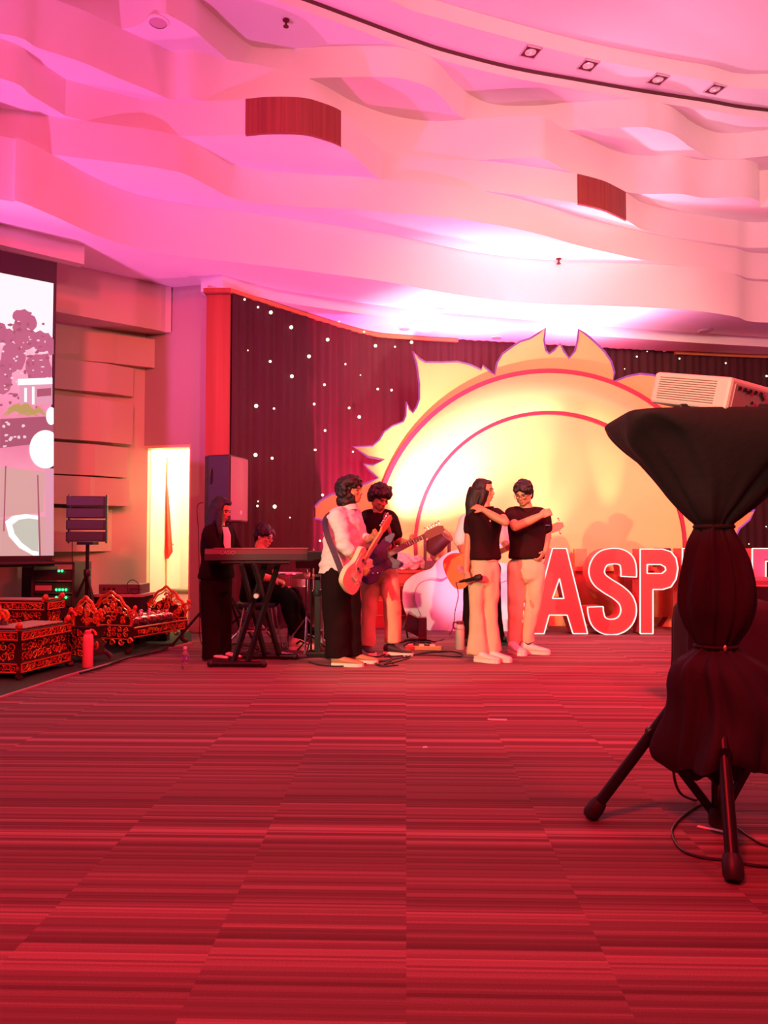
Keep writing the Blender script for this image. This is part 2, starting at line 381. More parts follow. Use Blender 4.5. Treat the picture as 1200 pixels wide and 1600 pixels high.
# stage side pillar, reddish wood
pillar_m = ribbed('red_wood_pillar', (.33, .06, .03), (.42, .09, .05), 12)
p0 = P(322, 700, 8.72); p1 = P(358, 700, 8.66)
m = MB(); m.box(((p0.x+p1.x)/2, 8.78, zt(2.91)/2), (p1.x-p0.x, .2, zt(2.91)-.002)); struct(m.build('trim_2', pillar_m))
# little crown and edge strip at the pillar head
m = MB(); m.box(((p0.x+p1.x)/2, 8.74, zt(2.91)-.025), (p1.x-p0.x+.04, .26, .05)); struct(m.build('trim_3', pillar_m))

# ---- left wall: stacked curved bands
m = MB(); band_m = mat('band_plaster', (.62, .52, .40), .8, noise_amt=.03, nscale=2)
Lw = [Vector((-6.2, 6.4, 0)), Vector((-4.4, 8.15, 0)), Vector((-3.1, 9.12, 0))]
m.prism([Lw[0], Lw[1], Lw[2], Lw[2]+Vector((-.4, .5, 0)), Lw[0]+Vector((-.4, .5, 0))], (0, 0, ZT)); struct(m.build('wall_left', band_m))
#       u pairs (left, crease, right end), v top / v bottom at the left edge, depth left, crease, end
bands = [
    (90, 253, 265, 399, 488, 8.15, 8.92, 8.98, 250),
    (90, 178, 240, 513, 560, 8.55, 8.8, 9.05, 0),
    (90, 170, 207, 560, 607, 8.45, 8.72, 8.95, 0),
    (90, 160, 207, 617, 685, 8.35, 8.62, 8.9, 0),
    (90, 153, 200, 690, 740, 8.3, 8.55, 8.85, 0),
    (90, 146, 203, 742, 787, 8.25, 8.5, 8.85, 0),
    (90, 140, 180, 793, 862, 8.35, 8.6, 8.9, 0),
]
for (ua, ub, uc, vt, vb, ya, yb, yc, _) in bands:
    za = P(ua, vt, ya).z; zb = P(ua, vb, ya).z
    if vt < 420: za = ZT-.001
    A = P(ua, 700, ya); Bq = P(ub, 700, yb); Cq = P(uc, 700, yc)
    d = (Bq-A); d.z = 0; d.normalize(); A2 = A-d*1.6
    pts = [A2, A, Bq-d*.03, Bq+Vector((.012, .03, 0)), Cq]
    back = [Cq+Vector((-.15, .12, 0)), A2+Vector((-.5, .75, 0))]
    poly = [Vector((q.x, q.y, zb)) for q in pts+back]
    m = MB(); m.prism(poly, (0, 0, za-zb-.002)); struct(m.build('wall_left', band_m))

# ---- dropped beam over the screen
m = MB(); a = PZ(0, 350, zt(3.055)); b_ = PZ(132, 383, zt(3.055))
sd = Vector((b_.x-a.x, b_.y-a.y, 0)).normalized(); sn = Vector((-sd.y, sd.x, 0))
zb = P(132, 413, b_.y).z
a2 = a-sd*2.5
poly = [Vector((a2.x, a2.y, zb)), Vector((b_.x, b_.y, zb)), Vector((b_.x+sn.x*.12, b_.y+sn.y*.12, zb)), Vector((a2.x+sn.x*.12, a2.y+sn.y*.12, zb))]
m.prism(poly, (0, 0, ZT-zb)); struct(m.build('trim_4', plaster))

# ---- stage curtain, pleated, hung on a line from the pillar round the back
cl = [PZ(358,453,zt(2.91)), PZ(470,489,zt(2.91)), PZ(575,520,zt(2.91)), PZ(640,527,zt(2.91)), PZ(720,532,zt(2.91)), PZ(860,540,zt(2.91)), PZ(1000,548,zt(2.91)), PZ(1200,557,zt(2.91)), Vector((8, 12.2, 0))]
base = catmull([Vector((p.x, p.y, 0)) for p in cl], 60)
def along(base, step):
    out = [base[0]]; acc = 0
    for a, b in zip(base, base[1:]):
        L = (b-a).length
        while acc+L >= step:
            t = (step-acc)/L; a = a+(b-a)*t; out.append(a.copy()); L = (b-a).length; acc = 0
        acc += L
    return out
bs = along(base, .022)
m = MB(); rows = []
for z in (0.005, .6, 1.3, 2.0, 2.8, 3.5, zt(2.91)-.002):
    r = []
    for i, p in enumerate(bs):
        t = (bs[min(i+1, len(bs)-1)]-bs[max(i-1, 0)]).normalized(); nn = Vector((t.y, -t.x, 0))
        s_ = i*.022
        am = .011*math.sin(s_*2*math.pi/.13+1.6*math.sin(s_*1.7)+z*.12*math.sin(s_*3))+.010*math.sin(s_*2*math.pi/.37)
        q = p+nn*(am+.06); r.append(Vector((q.x, q.y, z)))
    rows.append(r)
m.rings(rows, cap=False, closed=False)
cur = m.build('stage_curtain', mat('dark_maroon_cloth', (.045, .008, .014), .8, bump=.05), smooth=True, angle=80)
tag(cur, 'long dark pleated backdrop curtain dotted with small lights round the stage back', 'curtain')
# back wall behind it
struct(MB().box((2.5, 14.2, 2.0), (13, .15, 4.0)).build('wall_rear', plaster))
struct(MB().box((8.15, 12.4, 2.2), (.15, 3.8, 4.4)).build('wall_right', plaster))
# wooden track over the curtain
def track(k0, k1, wd_, name):
    pts = [p+Vector((0, -.10, zt(2.91)-.03)) for p in bs[k0:k1:4]]
    m = MB()
    for a, b in zip(pts, pts[1:]): m.bar(a, b, .05, .045)
    o = m.build(name, mat('orange_wood', (.55, .22, .08), .5)); return o
idx = lambda u: min(range(len(bs)), key=lambda i: abs((lambda q: 600+FPX*q.x/-q.z)(CAMM.transposed() @ Vector((bs[i].x, bs[i].y, 2.9)))-u))
struct(track(2, idx(720), .05, 'trim_5')); struct(track(idx(1050), len(bs)-2, .05, 'trim_6'))
# ================================================================ stage dressing
gold = mat('golden_foam_board', (.86, .46, .16), .55, noise_amt=.06, nscale=3)
gold2 = mat('pale_gold_board', (.88, .60, .26), .5, noise_amt=.05, nscale=2.5)
disc_m = mat('yellow_gold_board', (.92, .64, .27), .5, noise_amt=.05, nscale=2)
crimson = mat('crimson_trim', (.30, .012, .07), .6)
violet = emis('violet_edge_glow', (.75, .12, .62), .55)
SY = 9.75
cx = P(857, 850, SY).x; cz = 1.0; R1 = 271/1200*SY; R2 = 207/1200*SY
sun = thing('sun_backdrop', 'huge golden flaming half sun cutout standing against the dark curtain', 'stage prop', (cx, SY, 0))
L_ = [(570,990),(560,850),(545,828),(505,813),(481,807),(487,797),(500,783),(518,772),(545,766),(580,752),(591,747),(578,736),(568,725),(583,727),(600,719),(575,714),(552,698),(582,697),(592,688),(600,675),(612,666),(630,659),(634,650),(635,628),(640,640),(645,645),(651,636),(655,624),(655,600),(651,570),(645,549),(655,560),(665,566),(690,566),(715,565),(735,570),(752,578),(754,571),(765,580),(773,585)]
M_ = [(776,568),(785,553),(797,544),(812,534),(828,529),(841,521),(852,513),(850,532),(853,548),(858,553),(866,547),(875,537),(881,549),(889,560),(898,549),(902,533),(904,515),(915,522),(930,535),(945,550),(955,565),(960,582),(957,597)]
R_ = [(980,588),(1000,584),(1020,586),(1045,595),(1080,612),(1096,636),(1088,672),(1100,700),(1128,722),(1160,735),(1138,748),(1125,768),(1134,790),(1152,805),(1179,797),(1171,812),(1155,826),(1143,850),(1143,990)]
outl = [P(u, v, SY) for u, v in L_+M_+R_]
for q in outl: q.z = max(q.z, .0)
m = MB(); m.prism(outl, (0, .06, 0)); m.build('flame_panel', gold, sun)
m = MB(); m.tube([p+Vector((0, -.004, 0)) for p in outl[3:]], .013, 6); m.build('edge_trim', violet, sun)
# bulged ring between the two arcs, down to the floor
def arcpts(R, y, z0=0.0, n=90):
    a0 = math.asin(max(-1, (z0-cz)/R)); out = []
    for i in range(n+1):
        a = a0+(math.pi-2*a0)*i/n; out.append(Vector((cx+R*math.cos(a), y, cz+R*math.sin(a))))
    return out
m = MB(); rows = []
for k in range(9):
    t = k/8; R = R1+(R2-R1)*t; rows.append(arcpts(R, SY-.06-.10*math.sin(math.pi*t)**.8))
m.rings(list(map(list, zip(*rows))), cap=False, closed=False)
m.build('ring_panel', gold2, sun, smooth=True, angle=60)
m = MB(); ap = arcpts(R2, SY-.04); m.prism(ap, (0, .03, 0)); m.build('inner_disc', disc_m, sun)
def band(R, wd_, y):
    m = MB(); o_ = arcpts(R+wd_/2, y); i_ = arcpts(R-wd_/2, y)
    o2 = [p+Vector((0, .05, 0)) for p in o_]; i2 = [p+Vector((0, .05, 0)) for p in i_]
    m.rings([o_, i_], cap=False, closed=False); m.rings([o2, o_], cap=False, closed=False); m.rings([i_, i2], cap=False, closed=False); return m
band(R1, .075, SY-.075).build('outer_arc_trim', crimson, sun); band(R2, .045, SY-.075).build('inner_arc_trim', crimson, sun)
# board seams on the flames
# ---- cloud
CY = 9.22
cloud = thing('cloud_cutout', 'pale pink layered cloud cutout lit from within, left of the big letters', 'stage prop', P(740, 985, CY)*1)
cloud.location.z = 0; PINV[cloud.name] = Matrix.Translation(-cloud.location)
cm = mat('white_foam_board', (.86, .74, .80), .5)
def circ_outline(pts, y, n=7): return catmull([P(u, v, y) for u, v in pts], n)
c1 = [(662,993),(650,975),(636,962),(629,940),(631,915),(643,901),(660,893),(674,888),(684,876),(700,864),(722,858),(745,862),(768,874),(790,880),(812,873),(835,872),(850,880),(858,896),(856,993)]
p_ = circ_outline(c1, CY)
for q in p_: q.z = max(q.z, 0)
m = MB(); m.prism(p_, (0, .06, 0)); m.build('back_layer', cm, cloud)
c2 = [(672,993),(655,955),(648,930),(655,912),(672,906),(690,908),(705,898),(728,892),(752,900),(768,915),(800,905),(830,910),(848,925),(850,993)]
p_ = circ_outline(c2, CY-.05)
for q in p_: q.z = max(q.z, 0)
m = MB(); m.prism(p_, (0, .04, 0)); m.build('middle_layer', cm, cloud)
m = MB(); m.tube([p+Vector((0, -.003, 0)) for p in p_ if p.z > .03], .007, 6); m.build('outline', mat('pink_edge', (.75, .28, .5), .6), cloud)
c3 = [(697,993),(705,970),(722,955),(745,950),(765,960),(775,975),(792,968),(815,966),(828,978),(830,993)]
p_ = circ_outline(c3, CY-.10)
for q in p_: q.z = max(q.z, 0)
m = MB(); m.prism(p_, (0, .04, 0)); m.build('front_layer', cm, cloud)

# ---- the letters ASPIRE
LY = 8.80; LT = .29
lred = mat('red_letter_face', (.78, .06, .07), .45, noise_amt=.05, nscale=3)
lside = mat('red_letter_side', (.70, .10, .14), .5)
ltrim = emis('white_letter_light', (1, .80, .72), 1.25)
def up(u, v): p = P(u, v, LY); p.z = max(p.z, 0.0); return p
letters = {
 'A': ([(828,990),(850,990),(858,961),(886,961),(895,990),(918,990),(885,857),(863,857)], [[(874,904),(863,935),(881,935)]]),
 'P': ([(1000,990),(1020,990),(1020,921),(1035,921),(1048,917),(1056,905),(1059,888),(1056,872),(1048,862),(1035,858),(1000,858)], [[(1011,882),(1032,882),(1039,886),(1040,891),(1034,896),(1011,896)]]),
 'I': ([(1066,990),(1088,990),(1088,857),(1066,857)], []),
 'R': ([(1100,990),(1120,990),(1120,931),(1130,931),(1144,990),(1167,990),(1150,927),(1159,915),(1164,896),(1162,874),(1153,862),(1138,858),(1100,858)], [[(1120,878),(1138,878),(1144,886),(1144,902),(1138,911),(1120,911)]]),
 'E': ([(1175,990),(1232,990),(1232,970),(1196,970),(1196,931),(1224,931),(1224,911),(1196,911),(1196,877),(1232,877),(1232,857),(1175,857)], []),
}
def holed(outer, holes, th):
    # solid with holes through bmesh triangulation of edges
    m = MB(); bm = bmesh.new(); loops = []
    for lp in [outer]+holes:
        vs = [bm.verts.new(p) for p in lp]; loops.append(vs)
        for a, b in zip(vs, vs[1:]+vs[:1]): bm.edges.new((a, b))
    bmesh.ops.triangle_fill(bm, use_beauty=True, use_dissolve=False, edges=bm.edges[:])
    fs = [f for f in bm.faces]
    for f in fs:
        f.normal_update()
        if f.normal.y > 0: f.normal_flip()
    bm.verts.index_update(); V = [v.co.copy() for v in bm.verts]; Fc = [[v.index for v in f.verts] for f in bm.faces]; n = len(V)
    m.cur = 0; m.add(V+[v+Vector((0, th, 0)) for v in V], Fc+[[i+n for i in reversed(f)] for f in Fc])
    m.cur = 1; k = 0
    for lp in loops:
        L = len(lp)
        for i in range(L): a, b = k+i, k+(i+1) % L; m.f.append([a, b, b+n, a+n]); m.m.append(1)
        k += L
    bm.free(); return m
names = {'A': 'big red illuminated letter A, first of the row before the sun', 'S': 'big red illuminated letter S with white outline', 'P': 'big red illuminated letter P beside the letter S',
         'I': 'big red illuminated letter I mostly behind the black draped stand', 'R': 'big red illuminated letter R peeking right of the black drape', 'E': 'big red illuminated letter E at the right frame edge'}
def trim_loop(mb, lp, closed=True, r=.013):
    pts = [p+Vector((0, -.006, 0)) for p in lp]
    if closed: pts = pts+[pts[0]]
    for a, b in zip(pts, pts[1:]): mb.bar(a, b, .012, .016, up=(0, 1, 0))
for ch, (out_, holes) in letters.items():
    o_ = [up(*q) for q in out_]; hs = [[up(*q) for q in h] for h in holes]
    root = thing('standing_letter', names[ch], 'letter', (sum(p.x for p in o_)/len(o_), LY+LT/2, 0), 'big red standing letters')
    m = holed(o_, hs, LT); m.build('letter_body', [lred, lside], root)
    m = MB(); trim_loop(m, [p for p in o_])
    for h in hs: trim_loop(m, h)
    m.build('light_trim', ltrim, root)
# the S as a swept stroke
sc = [(983,884),(980,872),(970,865),(955,864),(942,868),(934,878),(932,892),(938,904),(952,913),(968,923),(979,935),(981,951),(975,965),(962,974),(946,974),(935,966),(931,952),(931,946)]
mid = catmull([up(*q) for q in [(982,897),(982,886),(979,873),(969,866),(956,865),(943,868),(935,877),(932,890),(937,902),(950,912),(966,922),(978,934),(982,950),(977,965),(965,974),(948,975),(936,968),(931,955),(930,944)]], 4)
wS = .088
lft, rgt = [], []
for i, p in enumerate(mid):
    t = (mid[min(i+1, len(mid)-1)]-mid[max(i-1, 0)]).normalized(); n = Vector((-t.z, 0, t.x))
    lft.append(p+n*wS); rgt.append(p-n*wS)
root = thing('standing_letter', names['S'], 'letter', (P(957, 985, LY).x, LY+LT/2, 0), 'big red standing letters')
m = MB(); e = Vector((0, LT, 0))
for i in range(len(mid)-1):
    m.cur = 0; m.add([lft[i], lft[i+1], rgt[i+1], rgt[i]], [(0, 1, 2, 3)])
    m.add([lft[i]+e, lft[i+1]+e, rgt[i+1]+e, rgt[i]+e], [(3, 2, 1, 0)])
    m.cur = 1; m.add([lft[i], lft[i+1], lft[i+1]+e, lft[i]+e], [(0, 1, 2, 3)]); m.add([rgt[i], rgt[i+1], rgt[i+1]+e, rgt[i]+e], [(0, 1, 2, 3)])
for k in (0, -1): m.add([lft[k], rgt[k], rgt[k]+e, lft[k]+e], [(0, 1, 2, 3)])
zmin = min(v[2] for v in m.v); m.v = [(a, b, c-zmin) for a, b, c in m.v]
m.build('letter_body', [lred, lside], root)
m2 = MB(); lp = [p-Vector((0, 0, zmin)) for p in lft+rgt[::-1]]; trim_loop(m2, lp); m2.build('light_trim', ltrim, root)

# ---- things behind the letters
bro = mat('orange_brown_board', (.42, .13, .05), .5, noise_amt=.2, nscale=6)
t = thing('low_wooden_bench', 'low reddish wooden bench standing behind the big letters', 'bench', (P(975, 985, 9.56).x, 9.56, 0))
x0, x1 = P(888, 900, 9.56).x, P(1062, 900, 9.56).x
MB().box(((x0+x1)/2, 9.545, .72), (x1-x0, .11, .05)).build('bench_top', bro, t)
MB().box(((x0+x1)/2, 9.56, .41), (x1-x0-.06, .03, .56)).build('front_panel', bro, t)
for xx in (x0+.05, (x0+x1)/2, x1-.05): MB().box((xx, 9.545, .35), (.05, .09, .69)).build('leg', bro, t)
o = MB().box((P(906, 870, 9.55).x, 9.55, .745+.11), (.15, .1, .22)).build('cardboard_box', mat('cardboard', (.62, .38, .18), .8), bevel=.004); tag(origin(o), 'small upright cardboard box on the bench between letters A and S', 'box')
o = MB().box((P(1034, 858, 9.55).x, 9.55, .745+.115), (.20, .09, .23), None).build('black_case', mat('black_plastic', (.02, .02, .022), .45), bevel=.01); tag(origin(o), 'small black case on the bench behind the letter P', 'case')

# ---- little bulbs on the curtain
bulb = emis('warm_bulb', (1, .80, .55), 3.5)
def on_curtain(u, v):
    d = ray(u, v)
    best = None
    for a, b in zip(base, base[1:]):
        ex, ey = b.x-a.x, b.y-a.y; den = d.x*ey-d.y*ex
        if abs(den) < 1e-9: continue
        t = (a.x*ey-a.y*ex)/den; s_ = (a.x*d.y-a.y*d.x)/den
        if t > 0 and -.001 <= s_ <= 1.001 and (best is None or t < best): best = t; tt = Vector((ex, ey, 0)).normalized()
    if best is None: return None
    return Vector((0, 0, EYE))+d*best+Vector((tt.y, -tt.x, 0))*.115
BL = [(372,471,1),(393,483,1),(413,491,3),(445,514,3),(467,485,1),(520,504,2),(560,521,1),(502,533,3),(579,543,3),(614,545,1),(639,538,3),(473,559,3),(530,571,1),(412,567,2),(446,590,3),(554,588,0),(497,603,2),(583,610,2),(608,612,2),(390,636,3),(481,633,2),(418,640,1),(536,639,2),(552,653,3),(498,674,2),(353,676,2),(389,712,3),(415,717,2),(482,704,1),(542,707,1),(377,550,0),(483,704,1),(494,774,2),(393,784,0),(392,791,1),(419,792,3),(443,809,0),(490,845,1),(432,865,1),(488,884,2),
      (989,560,1),(970,579,0),(1127,570,1),(1055,563,1),(1191,590,2),(1190,823,0),(1163,850,0),(1005,552,0)]
proto = None
ORD = ['first', 'second', 'third', 'fourth', 'fifth', 'sixth', 'seventh', 'eighth', 'ninth', 'tenth', 'eleventh', 'twelfth', 'thirteenth', 'fourteenth']
seen = set(); BL = [b_ for b_ in BL if not ((b_[0]//3, b_[1]//3) in seen or seen.add((b_[0]//3, b_[1]//3)))]
left_ = sorted([b_ for b_ in BL if b_[0] < 900], key=lambda b_: b_[1]); right_ = sorted([b_ for b_ in BL if b_[0] >= 900], key=lambda b_: b_[0])
LB = {}
for k in range(0, len(left_), 5):
    for j, b_ in enumerate(sorted(left_[k:k+5])): LB[b_] = f"{('faint', 'small', 'bright', 'large bright')[b_[2]]} curtain bulb left of the sun, {ORD[j]} from left, {ORD[k//5]} row down"
for j, b_ in enumerate(right_): LB[b_] = f"{('faint', 'small', 'bright', 'large bright')[b_[2]]} curtain bulb right of the sun, {ORD[j]} from the left"
for b_ in BL:
    u, v, s_ = b_; p = on_curtain(u, v)
    if p is None: continue
    r = (.008, .0125, .016, .022)[s_]
    if proto is None:
        m = MB(); m.ell((0, 0, 0), (1, .6, 1), nu=10, nv=6); proto = m.build('bulb', bulb, smooth=True); o = proto
    else: o = proto.copy(); C.objects.link(o)
    o.location = p; o.scale = (r, r, r)
    tag(o, LB[b_], 'light bulb', 'fairy lights on the backdrop curtain')

# ---- projection screen on the left, seen at an angle
sd2 = Vector((1.2, 1, 0)).normalized(); sn2 = Vector((sd2.y, -sd2.x, 0))
sp0 = P(88, 700, 7.3)
def S(u, v, off=0.0): return PP(u, v, sp0+sn2*off, sn2)+Vector((0, 0, 0))
tr, br = S(89, 410), S(89, 880)
scr = thing('projection_screen', 'tall projection screen with black border showing a pink park scene', 'screen', (sp0.x, sp0.y, 0))
def quadp(a, b, z0, z1, off, th, mats, name, parent, mb=None):
    pass
W = 3.6
def SP(s_, z, off=0.0): # s_ metres left of the right edge
    q = Vector((tr.x, tr.y, 0))-sd2*s_+sn2*off; return Vector((q.x, q.y, z))
zt_, zb_ = tr.z, br.z
iT, iB = S(84, 443).z, S(84, 868).z
blk = mat('black_border_cloth', (.035, .012, .016), .7)
m = MB(); m.prism([SP(0, zb_), SP(W, zb_), SP(W, zt_), SP(0, zt_)], -sn2*.03); m.build('border', blk, scr)
MB().tube([SP(-.02, zb_-.0, .0), SP(W, zb_-.0, .0)], .03, 10).build('bottom_bar', mat('black_metal', (.02, .02, .02), .4, .6), scr)
bw = (S(84, 600)-S(89, 600)).length
def emis2(name, col, s): return emis(name, col, s)
pic = MB()
pic.prism([SP(bw, iB, .004), SP(W-bw, iB, .004), SP(W-bw, iT, .004), SP(bw, iT, .004)], sn2*-.003)
def scr_mat():
    m = bpy.data.materials.new('projected_picture'); m.use_nodes = True; nt = m.node_tree; b = nt.nodes['Principled BSDF']; N = nt.nodes.new; L = nt.links.new
    tc = N('ShaderNodeTexCoord'); sp = N('ShaderNodeSeparateXYZ'); L(tc.outputs['Object'], sp.inputs[0])
    n = N('ShaderNodeTexNoise'); n.inputs['Scale'].default_value = 5; n.inputs['Detail'].default_value = 6; L(tc.outputs['Object'], n.inputs[0])
    mr = N('ShaderNodeMath'); mr.operation = 'MULTIPLY_ADD'; L(n.outputs[0], mr.inputs[0]); mr.inputs[1].default_value = .25; L(sp.outputs[2], mr.inputs[2])
    r = N('ShaderNodeMapRange'); r.inputs['From Min'].default_value = zb_; r.inputs['From Max'].default_value = zt_; L(mr.outputs[0], r.inputs[0])
    c = N('ShaderNodeValToRGB'); L(r.outputs[0], c.inputs[0]); e = c.color_ramp.elements
    e[0].position = 0; e[0].color = (.72, .28, .36, 1); e[1].position = 1; e[1].color = (1, .96, .97, 1)
    for ps, cl_ in ((.12, (.80, .36, .45, 1)), (.33, (.78, .30, .40, 1)), (.45, (.62, .16, .26, 1)), (.60, (.80, .30, .44, 1)), (.72, (.85, .40, .52, 1)), (.80, (1, .93, .95, 1))):
        q = c.color_ramp.elements.new(ps); q.color = cl_
    b.inputs['Base Color'].default_value = (.1, .1, .1, 1); L(c.outputs[0], b.inputs['Emission Color']); b.inputs['Emission Strength'].default_value = .95
    return m
pm = [scr_mat(), emis2('scr_tree', (.55, .12, .24), .95), emis2('scr_white', (1, .97, .98), 1.05), emis2('scr_pink', (.80, .34, .48), .95), emis2('scr_olive', (.55, .34, .12), .95), emis2('scr_ground', (.72, .38, .36), .95), emis2('scr_grey', (.60, .58, .50), .95), emis2('scr_dark', (.42, .09, .16), .95), emis2('scr_pale', (.92, .62, .72), .95)]
def sq(mi_, pts, off=.008):
    pic.cur = mi_; pic.prism([S(u, v, off) for u, v in [(min(84, max(-40, a_)), b_) for a_, b_ in pts]], sn2*-.002)
rr = random.Random(3)
def blob(mi_, cu, cv, ru, rv, off, n=14):
    sq(mi_, [(cu+ru*math.cos(2*math.pi*i/n)*rr.uniform(.75, 1.1), cv+rv*math.sin(2*math.pi*i/n)*rr.uniform(.75, 1.1)) for i in range(n)], off)
# tree masses against the white sky
for cu, cv, ru, rv in ((35,493,16,11),(48,505,10,12),(30,512,12,12),(12,525,16,12),(2,520,10,18),(40,530,20,20),(66,535,16,18),(20,560,24,26),(60,575,24,28),(5,590,16,30),(80,540,8,16)): blob(1, cu, cv, ru, rv, .008)
for k in range(34): blob(8, rr.uniform(0, 80), rr.uniform(515, 620), rr.uniform(1, 3.4), rr.uniform(.8, 2.2), .012, 7)
for k in range(50): blob(7, rr.uniform(0, 80), rr.uniform(500, 640), rr.uniform(1.5, 5), rr.uniform(1, 4), .011, 8)
sq(2, [(28,592),(82,590),(82,600),(28,602)], .014); sq(3, [(30,602),(82,600),(82,632),(30,630)], .014); sq(2, [(38,606),(42,606),(42,628),(38,628)], .016); sq(2, [(50,604),(54,604),(54,632),(50,632)], .016); sq(7, [(58,608),(80,606),(80,618),(58,620)], .016)
for k in range(9): # palm fronds
    a = rr.uniform(0, 70); sq(4, [(a-18, 640+rr.uniform(-6, 14)), (a, 633+rr.uniform(-4, 6)), (a+16, 645+rr.uniform(0, 8)), (a, 640+rr.uniform(0, 6))], .015)
sq(7, [(0,655),(84,650),(84,690),(0,700)], .013)
for k in range(14): blob(8, rr.uniform(5, 40), rr.uniform(655, 700), 3, rr.uniform(1, 3), .015, 6)
def ringp(mi_, cu, cv, ru, rv, off, cut=84):
    sq(mi_, [(min(cut, cu+ru*math.cos(2*math.pi*i/36)), cv+rv*math.sin(2*math.pi*i/36)) for i in range(36)], off)
ringp(2, 71, 702, 25, 30, .018); ringp(2, 80, 650, 8, 14, .018)
sq(5, [(0,730),(70,738),(68,800),(0,808)], .015); sq(3, [(70,732),(84,732),(84,868),(72,868)], .016)
for k in range(30): blob(3, rr.uniform(0, 66), rr.uniform(735, 800), rr.uniform(1, 6), .7, .017, 6)
sq(7, [(8,728),(10,728),(7,830),(5,830)], .018); sq(7, [(58,742),(60,742),(64,868),(61,868)], .024)
def ov(u, v, a, b, rot):
    return [(min(84, u+a*math.cos(t)*math.cos(rot)-b*math.sin(t)*math.sin(rot)), v+a*math.cos(t)*math.sin(rot)+b*math.sin(t)*math.cos(rot)) for t in [2*math.pi*i/30 for i in range(30)]]
sq(5, [(0,812),(84,806),(84,868),(0,868)], .016)
sq(2, [(8,815),(20,806),(40,803),(62,806),(62,868),(52,868),(30,856),(14,838)], .018); sq(6, [(19,820),(30,812),(45,810),(60,812),(60,862),(50,860),(34,848),(23,834)], .021)
pic.build('picture', pm, scr)
for s_ in (.75, 2.6):
    MB().box((SP(s_, 0).x, SP(s_, 0).y, (zb_)/2), (.05, .05, zb_)).build('stand_leg', mat('black_metal', (.02, .02, .02), .4, .6), scr)
# ================================================================ people
def fuse(mb, name, mats, parent, voxel=.008, smooth=4, wrinkle=0, wscale=9, wz=1.0, seed=0, adapt=0):
    me = bpy.data.meshes.new('tmp'); me.from_pydata(mb.v, [], mb.f); me.validate()
    bm = bmesh.new(); bm.from_mesh(me); bmesh.ops.recalc_face_normals(bm, faces=bm.faces); bm.to_mesh(me); bm.free()
    o = bpy.data.objects.new('tmp', me); C.objects.link(o)
    r = o.modifiers.new('r', 'REMESH'); r.mode = 'VOXEL'; r.voxel_size = voxel
    s_ = o.modifiers.new('s', 'SMOOTH'); s_.factor = .5; s_.iterations = smooth
    dg = bpy.context.evaluated_depsgraph_get(); dg.update()
    m2 = bpy.data.meshes.new_from_object(o.evaluated_get(dg)); bpy.data.objects.remove(o)
    if wrinkle:
        off = Vector((seed*3.1, seed*1.7, 0))
        nr = [v.normal.copy() for v in m2.vertices]
        for v, n in zip(m2.vertices, nr):
            q = Vector((v.co.x*wscale, v.co.y*wscale, v.co.z*wscale*wz))+off
            v.co += n*wrinkle*(noise.noise(q)+.5*noise.noise(q*2.3))
    m2.polygons.foreach_set('use_smooth', [True]*len(m2.polygons))
    if not isinstance(mats, (list, tuple)): mats = [mats]
    m2.materials.clear()
    for m in mats: m2.materials.append(m)
    m2.name = name
    ob = bpy.data.objects.new(name, m2); C.objects.link(ob)
    if parent is not None: ob.parent = parent; ob.matrix_parent_inverse = PINV[parent.name]; PINV[ob.name] = Matrix.Identity(4)
    return ob
def frame(fwd, up=(0, 0, 1)):
    f = Vector(fwd).normalized(); u = Vector(up); s_ = u.cross(f).normalized(); u = f.cross(s_)   # s_ = the body's left
    return f, s_, u
def limb(mb, pts, rad, n=14, sub=5):
    P_ = [Vector(p) for p in pts]; cp = catmull(P_, sub) if len(P_) > 2 else P_
    N = len(cp)-1; rr_ = []
    for i in range(N+1):
        t = i/N*(len(rad)-1); k = min(int(t), len(rad)-2); f = t-k; f = f*f*(3-2*f); rr_.append(rad[k]*(1-f)+rad[k+1]*f)
    mb.tube(cp, rr_, n)
    mb.ell(cp[0], (rr_[0],)*3, nu=12, nv=8); mb.ell(cp[-1], (rr_[-1],)*3, nu=12, nv=8)
def hand(mb, wrist, d, nrm, thumb_side, curl=.5, s_=1.0, spread=0.1, thumb_open=.6):
    """palm and five fingers; d: wrist to knuckles, nrm: out of the palm, thumb_side: +1/-1 across"""
    d = Vector(d).normalized(); nrm = Vector(nrm); nrm = (nrm-d*nrm.dot(d)).normalized(); ac = d.cross(nrm)*thumb_side
    W = Vector(wrist)
    R = Matrix((ac, nrm, d)).transposed()
    mb.ell(W+d*.045*s_, (.040*s_, .014*s_, .052*s_), R, 12, 8)
    mb.tube([W-d*.02*s_, W+d*.03*s_], [.024*s_, .026*s_], 10)
    for i, (o_, L) in enumerate(((.029, .068), (.010, .076), (-.010, .070), (-.028, .056))):
        b = W+d*.085*s_+ac*o_*s_-nrm*.001; ang = curl*.45; dd = (d+ac*(o_*spread*10)).normalized(); pts = [b-d*.03*s_]
        p = b; pts.append(p)
        for sg, f in enumerate((.42, .33, .25)):
            v = dd*math.cos(ang)+nrm*math.sin(ang); p = p+v*L*f*s_*1.05; pts.append(p); ang += curl*.95
        mb.tube(pts, [.0095*s_, .0095*s_, .009*s_, .0083*s_, .0072*s_], 8)
    b = W+d*.022*s_+ac*.026*s_; v = (ac*thumb_open+d*.75+nrm*.35*curl).normalized(); v2 = (v+d*.3+nrm*.35*curl-ac*.15).normalized()
    mb.tube([W+d*.01, b, b+v*.034*s_, b+v*.034*s_+v2*.028*s_], [.012*s_, .0125*s_, .0105*s_, .0085*s_], 8)
SKIN = mat('skin', (.50, .27, .14), .5, noise_amt=.04, nscale=30)
SKIN2 = mat('tan_skin', (.38, .17, .08), .5, noise_amt=.04, nscale=30)
HAIR = mat('black_hair', (.008, .003, .003), .5, noise_amt=.4, nscale=80, bump=.3, bscale=140)
